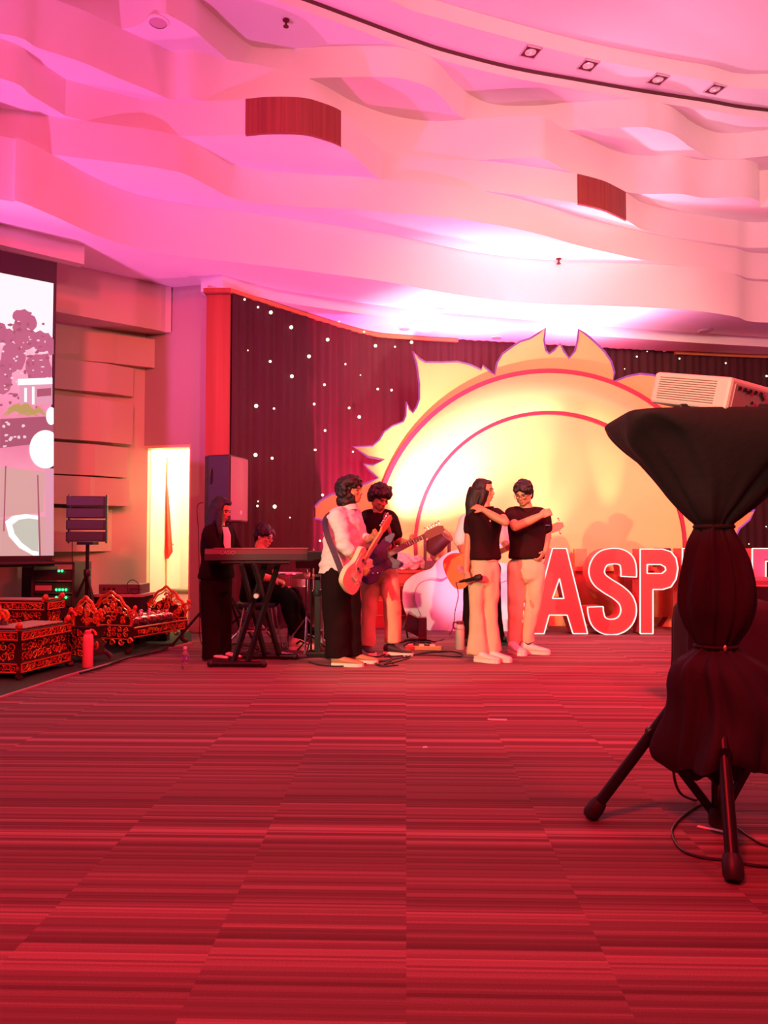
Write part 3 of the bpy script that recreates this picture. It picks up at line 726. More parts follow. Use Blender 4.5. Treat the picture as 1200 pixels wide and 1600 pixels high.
def head(mb, c, fwd, up=(0, 0, 1), s_=1.0, male=True):
    f, l, u = frame(fwd, up); c = Vector(c); R = Matrix((l, -f, u)).transposed()
    E = lambda a, b, c_, r: mb.ell(c+(l*a+f*b+u*c_)*s_, tuple(x*s_ for x in r), R, 18, 12)
    E(0, -.012, .028, (.072, .092, .088)); E(0, .012, -.030, (.060, .070, .078)); E(0, .050, -.075, (.030, .028, .026))   # skull, face, chin
    E(.045, .0, -.055, (.022, .04, .035)); E(-.045, .0, -.055, (.022, .04, .035))                                        # jaw
    E(0, .072, .018, (.045, .014, .012))                                                                                   # brow
    mb.tube([c+(f*.078+u*.010)*s_, c+(f*.092-u*.014)*s_, c+(f*.098-u*.030)*s_], [.007*s_, .010*s_, .013*s_], 8)           # nose
    E(.010, .086, -.033, (.008, .01, .007)); E(-.010, .086, -.033, (.008, .01, .007))
    E(0, .080, -.053, (.021, .010, .006)); E(0, .077, -.062, (.017, .010, .006))                                          # lips
    for sg in (1, -1):
        E(sg*.036, .062, -.018, (.02, .02, .018))                                                                         # cheek
        E(sg*.073, -.010, -.010, (.008, .017, .028))                                                                      # ear
    return f, l, u
def face_parts(c, fwd, root, up=(0, 0, 1), s_=1.0, glasses=False, lips=(.45, .13, .12)):
    f, l, u = frame(fwd, up); c = Vector(c); R = Matrix((l, -f, u)).transposed()
    for sg in (1, -1):
        m = MB(); m.ell(c+(l*sg*.030+f*.0735+u*.001)*s_, (.012*s_, .008*s_, .0055*s_), R, 10, 6)
        m.build('eye', mat('dark_eye', (.03, .015, .015), .2), root, smooth=True)
        m = MB(); m.tube([c+(l*sg*.012+f*.086+u*.019)*s_, c+(l*sg*.030+f*.083+u*.024)*s_, c+(l*sg*.048+f*.070+u*.019)*s_], .0035*s_, 6)
        m.build('eyebrow', HAIR, root, smooth=True)
    m = MB(); m.ell(c+(f*.0815-u*.0565)*s_, (.019*s_, .0085*s_, .0065*s_), R, 12, 6); m.build('mouth', mat('lips', lips, .5), root, smooth=True)
    if glasses:
        m = MB()
        for sg in (1, -1):
            cc = c+(l*sg*.032+f*.098-u*.002)*s_
            m.tube([cc+(l*.023*math.cos(t)+u*.019*math.sin(t))*s_ for t in [i*math.pi/8 for i in range(17)]], .0022*s_, 6, cap=False)
            m.tube([cc+l*sg*.023*s_, c+(l*sg*.076+f*.05+u*.004)*s_, c+(l*sg*.079-f*.02+u*.0)*s_], .002*s_, 6)
        m.tube([c+(l*.010+f*.100)*s_, c+(-l*.010+f*.100)*s_], .002*s_, 6)
        m.build('glasses', mat('dark_glasses_frame', (.02, .015, .015), .3), root, smooth=True)
def hair_cap(mb, c, fwd, up=(0, 0, 1), s_=1.0, vol=1.0, fringe=.02, back=.0):
    """short hair: shell blobs over the skull that leave the face free"""
    f, l, u = frame(fwd, up); c = Vector(c); R = Matrix((l, -f, u)).transposed()
    E = lambda a, b, c_, r: mb.ell(c+(l*a+f*b+u*c_)*s_, tuple(x*s_ for x in r), R, 18, 12)
    E(0, -.030, .050, (.080*vol, .086*vol, .078*vol)); E(0, -.052, .005, (.078*vol, .060*vol, .08*vol))
    for a in (-.045, -.015, .015, .045): E(a, .052, .068-abs(a)*.3, (.026*vol, .030*vol, .024+fringe))
    for sg in (1, -1): E(sg*.068, .004, .030, (.014*vol, .034, .036))
def curly(mb, c, fwd, up, s_, seed, n=70, R0=.098, size=.024, low=-.07):
    f, l, u = frame(fwd, up); c = Vector(c); r_ = random.Random(seed)
    for i in range(n):
        while True:
            v = Vector((r_.gauss(0, 1), r_.gauss(0, 1), r_.gauss(0, 1))).normalized()
            a, b, cc = v.dot(l), v.dot(f), v.dot(u)
            if cc*R0 < low: continue
            if b > .12 and cc < .40: continue
            break
        q = c+(v*R0*r_.uniform(.92, 1.08)+u*.020-f*.012)*s_; k = size*r_.uniform(.8, 1.25)*s_
        mb.ell(q, (k, k, k*1.1), nu=8, nv=6)
def torso(mb, hip, neck, fwd, sh=.19, wd=(.15, .165, .135, .150, .17, .075), dp=(.10, .115, .10, .115, .10, .065), zs=(-.10, .0, .30, .62, .88, 1.02), bend=0.0):
    """rings from crotch to neck base; fwd gives the chest direction"""
    hip = Vector(hip); neck = Vector(neck); ax = neck-hip; f, l, u = frame((fwd[0], fwd[1], 0)); n = 28; rings = []
    fz = Vector(f)
    for z, a, b in zip(*([catmull([(x, 0, 0) for x in zs], 4), catmull([(x, 0, 0) for x in wd], 4), catmull([(x, 0, 0) for x in dp], 4)])):
        z, a, b = z.x, a.x, b.x
        c = hip+ax*z+fz*bend*math.sin(math.pi*max(0, min(1, z)))
        r = []
        for k in range(n):
            an = 2*math.pi*k/n; ca, sa = math.cos(an), math.sin(an)
            ca = math.copysign(abs(ca)**.82, ca); sa = math.copysign(abs(sa)**.82, sa)
            r.append(c+l*a*ca+fz*b*sa)
        rings.append(r)
    mb.rings(rings)
def shoe(name, heel, d, L, mats, parent, w=.048, h=.075, sole=.022, tilt=0):
    heel = Vector(heel); d = Vector((d[0], d[1], 0)).normalized(); s_ = Vector((d.y, -d.x, 0))
    prof = [(0, .030, .070), (.10, .038, .085), (.25, .040, .085), (.45, .042, .062), (.65, .050, .045), (.85, .046, .034), (.97, .028, .026), (1.0, .010, .018)]
    rings = []
    for t, w_, hh in prof:
        c = heel+d*L*t; r = []
        for k in range(14):
            a = 2*math.pi*k/14; x = math.cos(a)*w_*w/.048; z = (math.sin(a)*.5+.5)**.8*hh*h/.075
            r.append(c+s_*x+Vector((0, 0, sole+z)))
        rings.append(r)
    o = None
    m = MB(); m.rings(rings); o = m.build('shoe', mats[0], parent, smooth=True)
    ol = []
    for t, w_ in ((0, .030), (.12, .040), (.4, .042), (.66, .054), (.86, .050), (.98, .032), (1.02, .008)): ol.append((t, w_*w/.048))
    poly = [heel+d*L*t+s_*w_ for t, w_ in ol]+[heel+d*L*t-s_*w_ for t, w_ in reversed(ol)]
    poly = [Vector((p.x, p.y, .002)) for p in poly]
    m = MB(); m.prism(poly, (0, 0, sole+.006)); so = m.build('sole', mats[1], o, smooth=False)
    PINV[o.name] = Matrix.Identity(4)
    return o
def clothmat(name, col, rough=.9, sheen=0):
    m = mat(name, col, rough, sheen=sheen, noise_amt=.05, nscale=12, bump=.15, bscale=300)
    m.node_tree.nodes['Principled BSDF'].inputs['Specular IOR Level'].default_value = .15; return m
white_cloth = clothmat('white_shirt_cloth', (.72, .66, .64)); cream_cloth = clothmat('cream_trouser_cloth', (.68, .53, .33)); beige_cloth = clothmat('beige_trouser_cloth', (.56, .42, .25))
black_cloth = clothmat('black_cloth', (.010, .004, .005), .9, 0); maroon_cloth = clothmat('dark_polo_cloth', (.022, .004, .006), .9, 0); pink_cloth = clothmat('pale_sleeve_cloth', (.55, .30, .36))
shoe_w = mat('cream_shoe', (.80, .72, .60), .6); sole_w = mat('pale_sole', (.78, .72, .62), .7); shoe_b = mat('black_shoe', (.03, .02, .02), .6); sole_d = mat('dark_sole', (.05, .03, .03), .7); shoe_t = mat('tan_shoe', (.42, .26, .13), .7)
def pants(root, hipc, fwd, legs, m, waist_r=(.155, .12), rad=(.098, .078, .075), top=.10, seed=1, wr=.010, name='trousers', voxel=.0095):
    mb = MB(); f, l, u = frame((fwd[0], fwd[1], 0)); rings = []
    hipc = Vector(hipc)
    for z, a, b in ((-.13, .10, .075), (-.08, waist_r[0]*.98, waist_r[1]*1.0), (0, waist_r[0]*1.03, waist_r[1]*1.05), (top*.6, waist_r[0]*.96, waist_r[1]*.98), (top, waist_r[0]*.9, waist_r[1]*.92)):
        rings.append([hipc+Vector((0, 0, z))+l*a*math.cos(t)+f*b*math.sin(t) for t in [2*math.pi*k/26 for k in range(26)]])
    mb.rings(rings)
    for lg in legs:
        pts, rr_ = lg[0], (lg[1] if len(lg) > 1 else rad)
        pts = [Vector(p) for p in pts]
        pts = [pts[0]+Vector((0, 0, .11))]+pts; rr_ = (rr_[0]*.78,)+tuple(rr_)
        cp = catmull(pts, 6); N = len(cp)-1; q = []
        for i in range(N+1):
            t = i/N*(len(rr_)-1); k = min(int(t), len(rr_)-2); fr = t-k; fr = fr*fr*(3-2*fr); q.append(rr_[k]*(1-fr)+rr_[k+1]*fr)
        mb.tube(cp, q, 18)
    return fuse(mb, name, m, root, voxel, 7, wr, 8, .55, seed)
def person(label, u, v, Y):
    q = P(u, v, Y); return thing('person', label, 'person', (q.x, Y, 0))
def V3(*a): return Vector(a)
# ---------------------------------------------------------------- woman with the microphone
Y = 6.86
W = person('woman in dark polo and wide cream trousers, hand at her neck, holding a microphone', 753, 1030, Y)
fw = V3(.62, -.78, 0)
hd = P(756.5, 767.5, Y); hf = V3(.90, -.42, -.02)
mb = MB(); head(mb, hd, hf, s_=.94)
nb = P(757, 795, Y); hip = P(755, 888, Y)
mb.tube([hd-V3(.015, 0, .03), (hd+nb)/2-V3(0, 0, .02), nb-V3(0, 0, .03)], [.048, .047, .056], 14)
torso(mb, hip, nb, fw, wd=(.10, .125, .112, .135, .15, .06), dp=(.075, .088, .085, .11, .085, .055))
sL = P(781, 806, Y-.10); eL = P(790, 816, Y-.27); wL = P(756, 797, Y-.20)       # raised arm
sR = P(736, 811, Y+.02); eR = P(731, 856, Y-.02); wR = P(728, 893, Y-.08)
limb(mb, [P(770, 803, Y-.02), sL, eL], [.045, .044, .036]); limb(mb, [eL, (eL+wL)/2+V3(0, 0, -.005), wL], [.037, .036, .025])
limb(mb, [P(745, 806, Y), sR, eR], [.045, .043, .036]); limb(mb, [eR, (eR+wR)/2, wR], [.036, .034, .024])
hand(mb, wL, P(740, 790.5, Y-.12)-wL, V3(0, .8, -.5), 1, .30, .92, .12, .75)
mic = (P(722, 908, Y-.10), P(742, 902, Y-.16))
hand(mb, wR, P(731, 905, Y-.11)-wR, V3(.35, .45, -.1), -1, 1.25, .92, .02, .5)
kL, kR = P(745, 955, Y-.03), P(768, 953, Y+.02); aL, aR = P(744, 1018, Y), P(766, 1016, Y+.05)
limb(mb, [P(747, 893, Y), kL, aL], [.068, .045, .034]); limb(mb, [P(765, 893, Y), kR, aR], [.068, .045, .034])
fuse(mb, 'body', SKIN, W, .0065, 2)
face_parts(hd, hf, W, s_=.94)
mb = MB(); f, l, u = frame(hf); R = Matrix((l, -f, u)).transposed(); s_ = .94
E = lambda a, b, c_, r: mb.ell(hd+(l*a+f*b+u*c_)*s_, r, R, 16, 10)
E(0, -.030, .045, (.080, .085, .078)); E(0, -.055, 0, (.078, .060, .095)); E(.055, .000, .045, (.022, .034, .036)); E(-.055, .000, .045, (.022, .034, .036)); E(0, .045, .080, (.045, .030, .022))
bk = [P(747, 765, Y), P(742, 778, Y+.01), P(738, 791, Y), P(735.5, 806, Y), P(734, 815, Y)]
mb.tube(bk, [.085, .082, .068, .046, .02], 16); mb.tube([p+V3(.055, -.035, 0) for p in bk[:4]], [.06, .055, .045, .02], 14); mb.tube([P(756, 768, Y-.06), P(753, 780, Y-.08), P(748, 792, Y-.07)], [.02, .026, .02], 10)
fuse(mb, 'hair', HAIR, W, .008, 3, .006, 30, .25, 3)
mb = MB(); torso(mb, P(757, 888, Y), P(757, 793.5, Y), fw, wd=(.135, .158, .135, .152, .165, .07), dp=(.10, .118, .103, .128, .105, .066), zs=(.13, .18, .40, .66, .86, 1.0))
limb(mb, [P(767, 803, Y-.02), P(776, 804, Y-.09), sL+(eL-sL)*.22], [.055, .060, .056]); limb(mb, [P(746, 806, Y), sR+V3(.005, 0, 0), sR+(eR-sR)*.38], [.058, .062, .060])
fuse(mb, 'polo_shirt', maroon_cloth, W, .009, 3, .008, 8, .8, 2)
mb = MB(); nk = P(758.5, 794, Y-.01); mb.tube([nk+V3(.066*math.cos(t), .060*math.sin(t), .008*math.cos(t)) for t in [i*math.pi/10 for i in range(21)]], .011, 8, cap=False); mb.build('collar', maroon_cloth, W, smooth=True)
o = MB().ell(P(766, 814, Y-.135), (.008, .004, .010), nu=8, nv=6).build('chest_emblem', mat('pale_thread', (.6, .45, .3), .6), W, smooth=True)
pants(W, P(756, 893, Y), fw, [([P(748, 895, Y), P(746, 935, Y-.01), P(746, 975, Y-.01), P(747, 1022, Y-.02)], (.088, .085, .066, .078, .098)), ([P(765, 895, Y), P(766, 935, Y+.01), P(767, 975, Y+.02), P(769, 1019, Y+.03)], (.088, .082, .062, .070, .085))], cream_cloth, (.135, .105), top=.10, seed=4, wr=.014)
MB().rings([[P(757, 874.5, Y)+V3(0, 0, z)+f_*b for f_, b in [((V3(.78, .62, 0)*math.cos(t)*.137+fw*math.sin(t)*.108), 1) for t in [2*math.pi*k/26 for k in range(26)]]] for z in (-.015, .015)]).build('waistband', cream_cloth, W, smooth=True)
q = P(742, 1031, Y-.05); shoe('shoe', (q.x, Y-.06, 0), (.85, -.5), .235, (shoe_w, sole_w), W, .046, .07)
q = P(764, 1029, Y); shoe('shoe', (q.x-.02, Y+.0, 0), (.85, -.5), .235, (shoe_w, sole_w), W, .046, .07)
# the microphone in her hand, its own thing
a, b = P(718, 909, Y-.10), P(741, 904, Y-.17)
M_ = thing('microphone', 'black corded microphone held low in the hand of the woman in cream trousers', 'microphone', (b+a)/2, )
PINV[M_.name] = Matrix.Translation(-M_.location)
dr = (b-a).normalized()
m = MB(); m.lathe(a, [(.010, 0), (.012, .01), (.013, .06), (.019, .145), (.020, .15)], 16, dr); m.build('handle', mat('black_metal', (.02, .02, .02), .4, .6), M_, smooth=True)
m = MB(); m.lathe(a, [(.020, .148), (.028, .16), (.031, .185), (.028, .21), (.012, .222), (.002, .224)], 16, dr); m.build('grille', mat('dark_mesh', (.04, .03, .03), .5, .5, noise_amt=.5, nscale=300), M_, smooth=True)
m = MB(); m.lathe(a-dr*.035, [(.006, 0), (.008, .012), (.008, .036)], 12, dr); m.build('plug', mat('chrome', (.8, .8, .8), .2, 1), M_, smooth=True)
def floorp(u, v): p = PZ(u, v, .006); return p
m = MB(); m.tube(catmull([a-dr*.035, P(716, 930, Y), P(711, 955, Y), P(709, 975, Y+.2), PZ(703, 991, .01), floorp(690, 1000), floorp(660, 1003), floorp(632, 1000)], 8), .004, 6); m.build('cable', mat('black_rubber', (.015, .012, .012), .5), M_, smooth=True)

# ---------------------------------------------------------------- man in the dark polo
Y = 7.34
Mn = person('man in glasses, dark polo and cream trousers, swinging one forearm across his chest', 820, 1018, Y)
fw = V3(-.10, -1, 0); hf = V3(-.42, -.82, -.32)
hd = P(817.5, 772, Y-.06)
mb = MB(); head(mb, hd, hf, s_=1.0)
nb = P(824, 795, Y); hip = P(822, 885, Y)
mb.tube([hd+V3(.01, .02, -.03), (hd+nb)/2+V3(0, .02, -.01), nb-V3(0, 0, .03)], [.055, .056, .062], 14)
torso(mb, hip, nb, fw, wd=(.10, .125, .112, .165, .175, .065), dp=(.075, .088, .085, .115, .09, .06))
sR = P(799, 803, Y-.03); eR = P(805, 823, Y-.27); wR = P(844, 806, Y-.27)
sL = P(849, 806, Y); eL = P(855, 836, Y+.03); wL = P(851, 862, Y-.06)
limb(mb, [P(808, 800, Y), sR, eR], [.05, .05, .042]); limb(mb, [eR, (eR+wR)/2+V3(0, 0, -.004), wR], [.043, .041, .030])
limb(mb, [P(838, 801, Y), sL, eL], [.05, .05, .040]); limb(mb, [eL, (eL+wL)/2, wL], [.041, .038, .028])
hand(mb, wR, P(853, 802, Y-.26)-wR, V3(.1, .9, -.3), 1, .9, 1.0, .02, .4)
hand(mb, wL, P(845, 872, Y-.09)-wL, V3(-.8, .3, .1), -1, .75, 1.0, .03, .6)
limb(mb, [P(806, 893, Y), P(804, 945, Y-.02), P(803, 1003, Y+.03)], [.07, .047, .036]); limb(mb, [P(836, 893, Y), P(832, 945, Y-.04), P(824, 1001, Y-.02)], [.07, .047, .036])
fuse(mb, 'body', SKIN, Mn, .0065, 2)
face_parts(hd, hf, Mn, glasses=True)
mb = MB(); hair_cap(mb, hd, hf, vol=1.12, fringe=.006)
f, l, u = frame(hf)
for k in range(26):
    r_ = random.Random(k); a = r_.uniform(-.075, .085); mb.ell(hd+l*a+f*(.058-abs(a)*.4)+u*(.066+r_.uniform(-.012, .028)), (.020, .020, .024), nu=8, nv=6)
mb.ell(hd+l*.055+f*.045+u*.042, (.026, .024, .035), nu=10, nv=8)
fuse(mb, 'hair', HAIR, Mn, .008, 2, .009, 35, .6, 5)
mb = MB(); torso(mb, P(822, 885, Y), P(824, 793, Y), fw, wd=(.165, .172, .168, .182, .192, .072), dp=(.118, .125, .122, .132, .108, .068), zs=(.13, .18, .38, .64, .86, 1.0))
limb(mb, [P(811, 801, Y), sR+V3(0, 0, .0), sR+(eR-sR)*.55], [.062, .068, .070]); limb(mb, [P(836, 801, Y), sL, sL+(eL-sL)*.62], [.062, .066, .064])
fuse(mb, 'polo_shirt', maroon_cloth, Mn, .009, 3, .009, 7, .8, 6)
mb = MB(); nk = P(824, 794.5, Y-.01)
for sg in (-1, 1): mb.tube([nk+V3(sg*.075*math.sin(t), .065*math.cos(t)-.01, .012*math.cos(t)-(.03 if t > 2.6 else 0)) for t in [i*math.pi/10 for i in range(11)]], [.013]*9+[.012, .007], 8)
mb.build('collar', maroon_cloth, Mn, smooth=True)
MB().tube([P(848, 821, Y-.02)+V3(.066*math.cos(t), .066*math.sin(t), 0) for t in [i*math.pi/8 for i in range(17)]], .005, 6, cap=False).build('sleeve_stripe', mat('blue_stripe', (.10, .14, .45), .6), Mn, smooth=True)
pants(Mn, P(822, 890, Y), fw, [([P(808, 895, Y), P(806, 935, Y-.01), P(804, 970, Y+.01), P(803, 1006, Y+.03)], (.098, .088, .072, .066, .066)), ([P(836, 895, Y), P(834, 935, Y-.02), P(829, 970, Y-.03), P(824, 1004, Y-.02)], (.098, .088, .070, .062, .060))], cream_cloth, (.152, .115), top=.10, seed=8, wr=.014)
q = P(799, 1018, Y+.02); shoe('shoe', (q.x-.01, Y+.02, 0), (.35, -.9), .26, (shoe_w, sole_w), Mn, .05, .08)
q = P(818, 1016, Y); shoe('shoe', (q.x-.03, Y-.04, 0), (.96, -.28), .27, (shoe_w, sole_w), Mn, .05, .08)
m = MB(); c = P(828, 1006, Y-.10); m.tube([c+V3(-.05, 0, .012), c+V3(-.02, -.006, -.004), c+V3(.045, .0, .022)], [.003, .008, .002], 6); m.build('shoe_swoosh', mat('dark_mark', (.03, .02, .02), .5), Mn, smooth=True)
# ---------------------------------------------------------------- guitarist in the white shirt
Y = 6.62
G1 = person('curly-haired guitarist in loose white shirt and black trousers playing a cream guitar', 535, 1035, Y)
fw = V3(.93, -.36, 0); hf = V3(.92, -.38, .05)
hd = P(549, 768, Y)
mb = MB(); head(mb, hd, hf, s_=1.0)
nb = P(541, 797, Y); hip = P(532, 893, Y)
mb.tube([hd-V3(.02, 0, .03), (hd+nb)/2-V3(.01, 0, 0), nb-V3(0, 0, .03)], [.055, .056, .064], 14)
torso(mb, hip, nb, fw, wd=(.10, .125, .112, .165, .17, .065), dp=(.075, .088, .085, .12, .10, .06))
sR = P(527, 808, Y-.19); eR = P(538, 852, Y-.27); wR = P(559, 880, Y-.28)
sL = P(553, 806, Y+.16); eL = P(566, 846, Y+.08); wL = P(582, 840, Y-.10)
limb(mb, [P(533, 803, Y-.08), sR, eR], [.05, .05, .042]); limb(mb, [eR, (eR+wR)/2, wR], [.043, .040, .030])
limb(mb, [P(546, 802, Y+.06), sL, eL], [.05, .05, .042]); limb(mb, [eL, (eL+wL)/2, wL], [.043, .040, .030])
hand(mb, wR, P(566, 887, Y-.27)-wR, V3(.3, .8, -.3), -1, .7, 1.0, .03, .5)
hand(mb, wL, P(592, 829, Y-.20)-wL, V3(.2, -.8, .3), 1, 1.0, 1.0, .02, .5)
limb(mb, [P(525, 900, Y-.06), P(524, 955, Y-.06), P(526, 1018, Y-.06)], [.07, .047, .036]); limb(mb, [P(545, 900, Y+.08), P(547, 955, Y+.08), P(548, 1016, Y+.08)], [.07, .047, .036])
fuse(mb, 'body', SKIN2, G1, .0065, 2)
face_parts(hd, hf, G1)
mb = MB(); hair_cap(mb, hd, hf, vol=1.15, fringe=.012); curly(mb, hd, hf, (0, 0, 1), 1.0, 5, 150, .108, .022, -.075); bkp = P(540, 783, Y); mb.ell(bkp, (.085, .085, .07)); curly(mb, bkp, V3(-1, 0, 0), (0, 0, 1), 1.0, 8, 30, .08, .02, -.03)
fuse(mb, 'hair', HAIR, G1, .008, 1, .008, 45, 1, 7)
mb = MB(); torso(mb, P(531, 893, Y), P(541, 796, Y), fw, wd=(.185, .185, .182, .190, .192, .078), dp=(.172, .168, .158, .155, .135, .072), zs=(-.02, .08, .34, .62, .86, 1.0))
limb(mb, [P(533, 804, Y-.07), sR, sR+(eR-sR)*.6, eR, eR+(wR-eR)*.28], [.07, .075, .072, .066, .060]); limb(mb, [P(546, 803, Y+.06), sL, eL, eL+(wL-eL)*.35], [.07, .072, .066, .060])
fuse(mb, 'shirt', white_cloth, G1, .009, 2, .016, 7, 2.2, 9)
mb = MB(); nk = P(543, 795, Y)
mb.rings([[nk+V3(r_*math.cos(t)+.008, r_*math.sin(t)*.95, z+.010*math.cos(t)) for t in [i*math.pi/10 for i in range(20)]] for r_, z in ((.062, .035), (.070, .034), (.088, -.012), (.078, -.014))], cap=False)
mb.build('collar', white_cloth, G1, smooth=True)
mb = MB(); d_ = (wL-eL).normalized(); mb.tube([wL-d_*.05, wL-d_*.01], .036, 12); mb.build('wrist_watch', mat('steel_watch', (.8, .8, .85), .2, .8), G1, smooth=True)
pants(G1, P(532, 897, Y), fw, [([P(523, 900, Y-.07), P(523, 940, Y-.07), P(525, 985, Y-.07), P(527, 1026, Y-.07)], (.118, .115, .105, .100, .105)), ([P(543, 900, Y+.07), P(546, 940, Y+.08), P(547, 985, Y+.08), P(549, 1024, Y+.08)], (.118, .105, .098, .095, .095))], black_cloth, (.165, .14), top=.10, seed=10, wr=.014)
q = P(519, 1038, Y-.08); shoe('shoe', (q.x, Y-.10, 0), (1, -.12), .27, (shoe_t, sole_w), G1, .05, .065)
q = P(544, 1034, Y+.08); shoe('shoe', (q.x, Y+.07, 0), (1, -.10), .26, (shoe_t, sole_w), G1, .05, .065)

# ---------------------------------------------------------------- guitarist in the black tee
Y = 7.25
G2 = person('guitarist in black tee and beige trousers looking down at a dark blue guitar', 592, 1020, Y)
fw = V3(.25, -.97, 0); hf = V3(.50, -.70, -.50)
hd = P(594, 778, Y-.08)
mb = MB(); head(mb, hd, hf)
nb = P(590, 803, Y); hip = P(594, 880, Y)
mb.tube([hd+V3(-.01, .03, -.03), (hd+nb)/2+V3(0, .03, 0), nb-V3(0, 0, .03)], [.055, .058, .064], 14)
torso(mb, hip, nb, fw, wd=(.10, .125, .112, .160, .168, .065), dp=(.075, .088, .085, .115, .09, .06), bend=-.03)
sR = P(569, 812, Y-.02); eR = P(574, 848, Y-.08); wR = P(598, 867, Y-.24)
sL = P(611, 812, Y-.03); eL = P(622, 846, Y-.02); wL = P(636, 848, Y-.18)
limb(mb, [P(578, 806, Y), sR, eR], [.05, .05, .042]); limb(mb, [eR, (eR+wR)/2, wR], [.042, .040, .028])
limb(mb, [P(603, 806, Y), sL, eL], [.05, .048, .040]); limb(mb, [eL, (eL+wL)/2, wL], [.040, .036, .028])
hand(mb, wR, P(608, 874, Y-.26)-wR, V3(.1, .7, -.4), -1, .8, 1.0, .03, .5)
hand(mb, wL, P(645, 843, Y-.24)-wL, V3(.1, -.6, .5), 1, 1.1, 1.0, .02, .5)
limb(mb, [P(580, 893, Y), P(578, 945, Y-.03), P(574, 1008, Y+.02)], [.07, .047, .036]); limb(mb, [P(606, 893, Y), P(612, 945, Y-.03), P(612, 1004, Y-.05)], [.07, .047, .036])
fuse(mb, 'body', SKIN2, G2, .0065, 2)
face_parts(hd, hf, G2)
mb = MB(); hair_cap(mb, hd, hf, vol=1.15, fringe=.02); curly(mb, hd, hf, (0, 0, 1), 1.0, 15, 110, .104, .020, -.06)
fuse(mb, 'hair', HAIR, G2, .008, 1, .009, 40, .7, 11)
mb = MB(); torso(mb, hip, P(590, 801.5, Y), fw, wd=(.165, .168, .168, .180, .188, .074), dp=(.125, .125, .122, .130, .110, .07), zs=(-.0, .1, .36, .64, .86, 1.0), bend=-.03)
limb(mb, [P(579, 806, Y), sR, sR+(eR-sR)*.72], [.064, .07, .068]); limb(mb, [P(602, 806, Y), sL, sL+(eL-sL)*.66], [.064, .068, .066])
fuse(mb, 't_shirt', black_cloth, G2, .009, 3, .011, 7, .9, 12)
mb = MB(); limb(mb, [sR+(eR-sR)*.62, eR, eR+(wR-eR)*.42], [.054, .054, .046]); fuse(mb, 'undersleeve', pink_cloth, G2, .009, 3, .006, 12, 1, 13)
m = MB()
m.ell(P(605, 851, Y-.14), (.045, .010, .055), nu=12, nv=8); m.build('shirt_print', mat('tan_print', (.42, .22, .10), .8, noise_amt=.9, nscale=28), G2, smooth=True)
pants(G2, P(593, 888, Y), fw, [([P(580, 893, Y), P(578, 935, Y-.02), P(576, 970, Y-.0), P(574, 1008, Y+.03)], (.098, .090, .078, .074, .080)), ([P(606, 893, Y), P(611, 935, Y-.03), P(613, 970, Y-.03), P(613, 1004, Y-.04)], (.098, .094, .084, .080, .080))], beige_cloth, (.152, .118), top=.10, seed=14, wr=.014)
q = P(568, 1019, Y); shoe('shoe', (q.x, Y+.06, 0), (.35, -.93), .26, (shoe_b, sole_w), G2, .05, .07)
q = P(606, 1014, Y); shoe('shoe', (q.x-.03, Y-.05, 0), (.93, -.36), .28, (shoe_b, sole_w), G2, .05, .07)

# ---------------------------------------------------------------- keyboard player
Y = 6.86
K = person('long-haired woman in black blazer and black trousers standing at the keyboard', 340, 1035, Y)
fw = V3(.86, -.50, 0); hf = V3(.88, -.35, -.30)
hd = P(346, 797, Y)
mb = MB(); head(mb, hd, hf, s_=.95)
nb = P(341, 823, Y); hip = P(338, 905, Y)
mb.tube([hd-V3(.02, 0, .03), (hd+nb)/2, nb-V3(0, 0, .03)], [.047, .048, .058], 14)
torso(mb, hip, nb, fw, wd=(.10, .125, .112, .14, .155, .06), dp=(.075, .088, .085, .115, .09, .055))
sR = P(326, 835, Y-.16); eR = P(338, 870, Y-.13); wR = P(373, 868, Y-.03)
sL = P(357, 832, Y+.15); eL = P(372, 860, Y+.16); wL = P(386, 867, Y+.02)
limb(mb, [P(333, 829, Y-.05), sR, eR], [.045, .045, .036]); limb(mb, [eR, (eR+wR)/2, wR], [.036, .034, .024])
limb(mb, [P(350, 828, Y+.05), sL, eL], [.045, .045, .036]); limb(mb, [eL, (eL+wL)/2, wL], [.036, .034, .024])
hand(mb, wR, V3(.9, -.2, .0), V3(0, -.1, -1), 1, .7, .92); hand(mb, wL, V3(.85, -.45, .0), V3(0, -.1, -1), -1, .7, .92)
limb(mb, [P(331, 915, Y-.05), P(331, 965, Y-.05), P(332, 1022, Y-.05)], [.068, .045, .034]); limb(mb, [P(346, 915, Y+.06), P(348, 965, Y+.05), P(345, 1020, Y+.04)], [.068, .045, .034])
fuse(mb, 'body', SKIN, K, .0065, 2)
face_parts(hd, hf, K, s_=.95)
mb = MB(); f, l, u = frame(hf); R = Matrix((l, -f, u)).transposed(); s_ = .95
E = lambda a, b, c_, r: mb.ell(hd+(l*a+f*b+u*c_)*s_, r, R, 16, 10)
E(0, -.030, .045, (.082, .088, .080)); E(0, -.055, 0, (.080, .062, .095)); E(.058, .008, .020, (.022, .044, .065)); E(-.060, .010, .020, (.022, .046, .070)); E(0, .050, .084, (.05, .032, .024))
mb.tube([P(340, 795, Y), P(336, 810, Y), P(333, 826, Y), P(331, 840, Y)], [.085, .088, .075, .04], 16); mb.tube([P(345, 798, Y-.08), P(343, 815, Y-.10), P(343, 832, Y-.12), P(344, 846, Y-.12)], [.03, .032, .028, .012], 10)
fuse(mb, 'hair', HAIR, K, .008, 3, .006, 30, .25, 21)
mb = MB(); torso(mb, hip, P(341, 822, Y), fw, wd=(.165, .168, .148, .155, .165, .068), dp=(.13, .130, .11, .122, .098, .062), zs=(.02, .1, .38, .64, .86, 1.0))
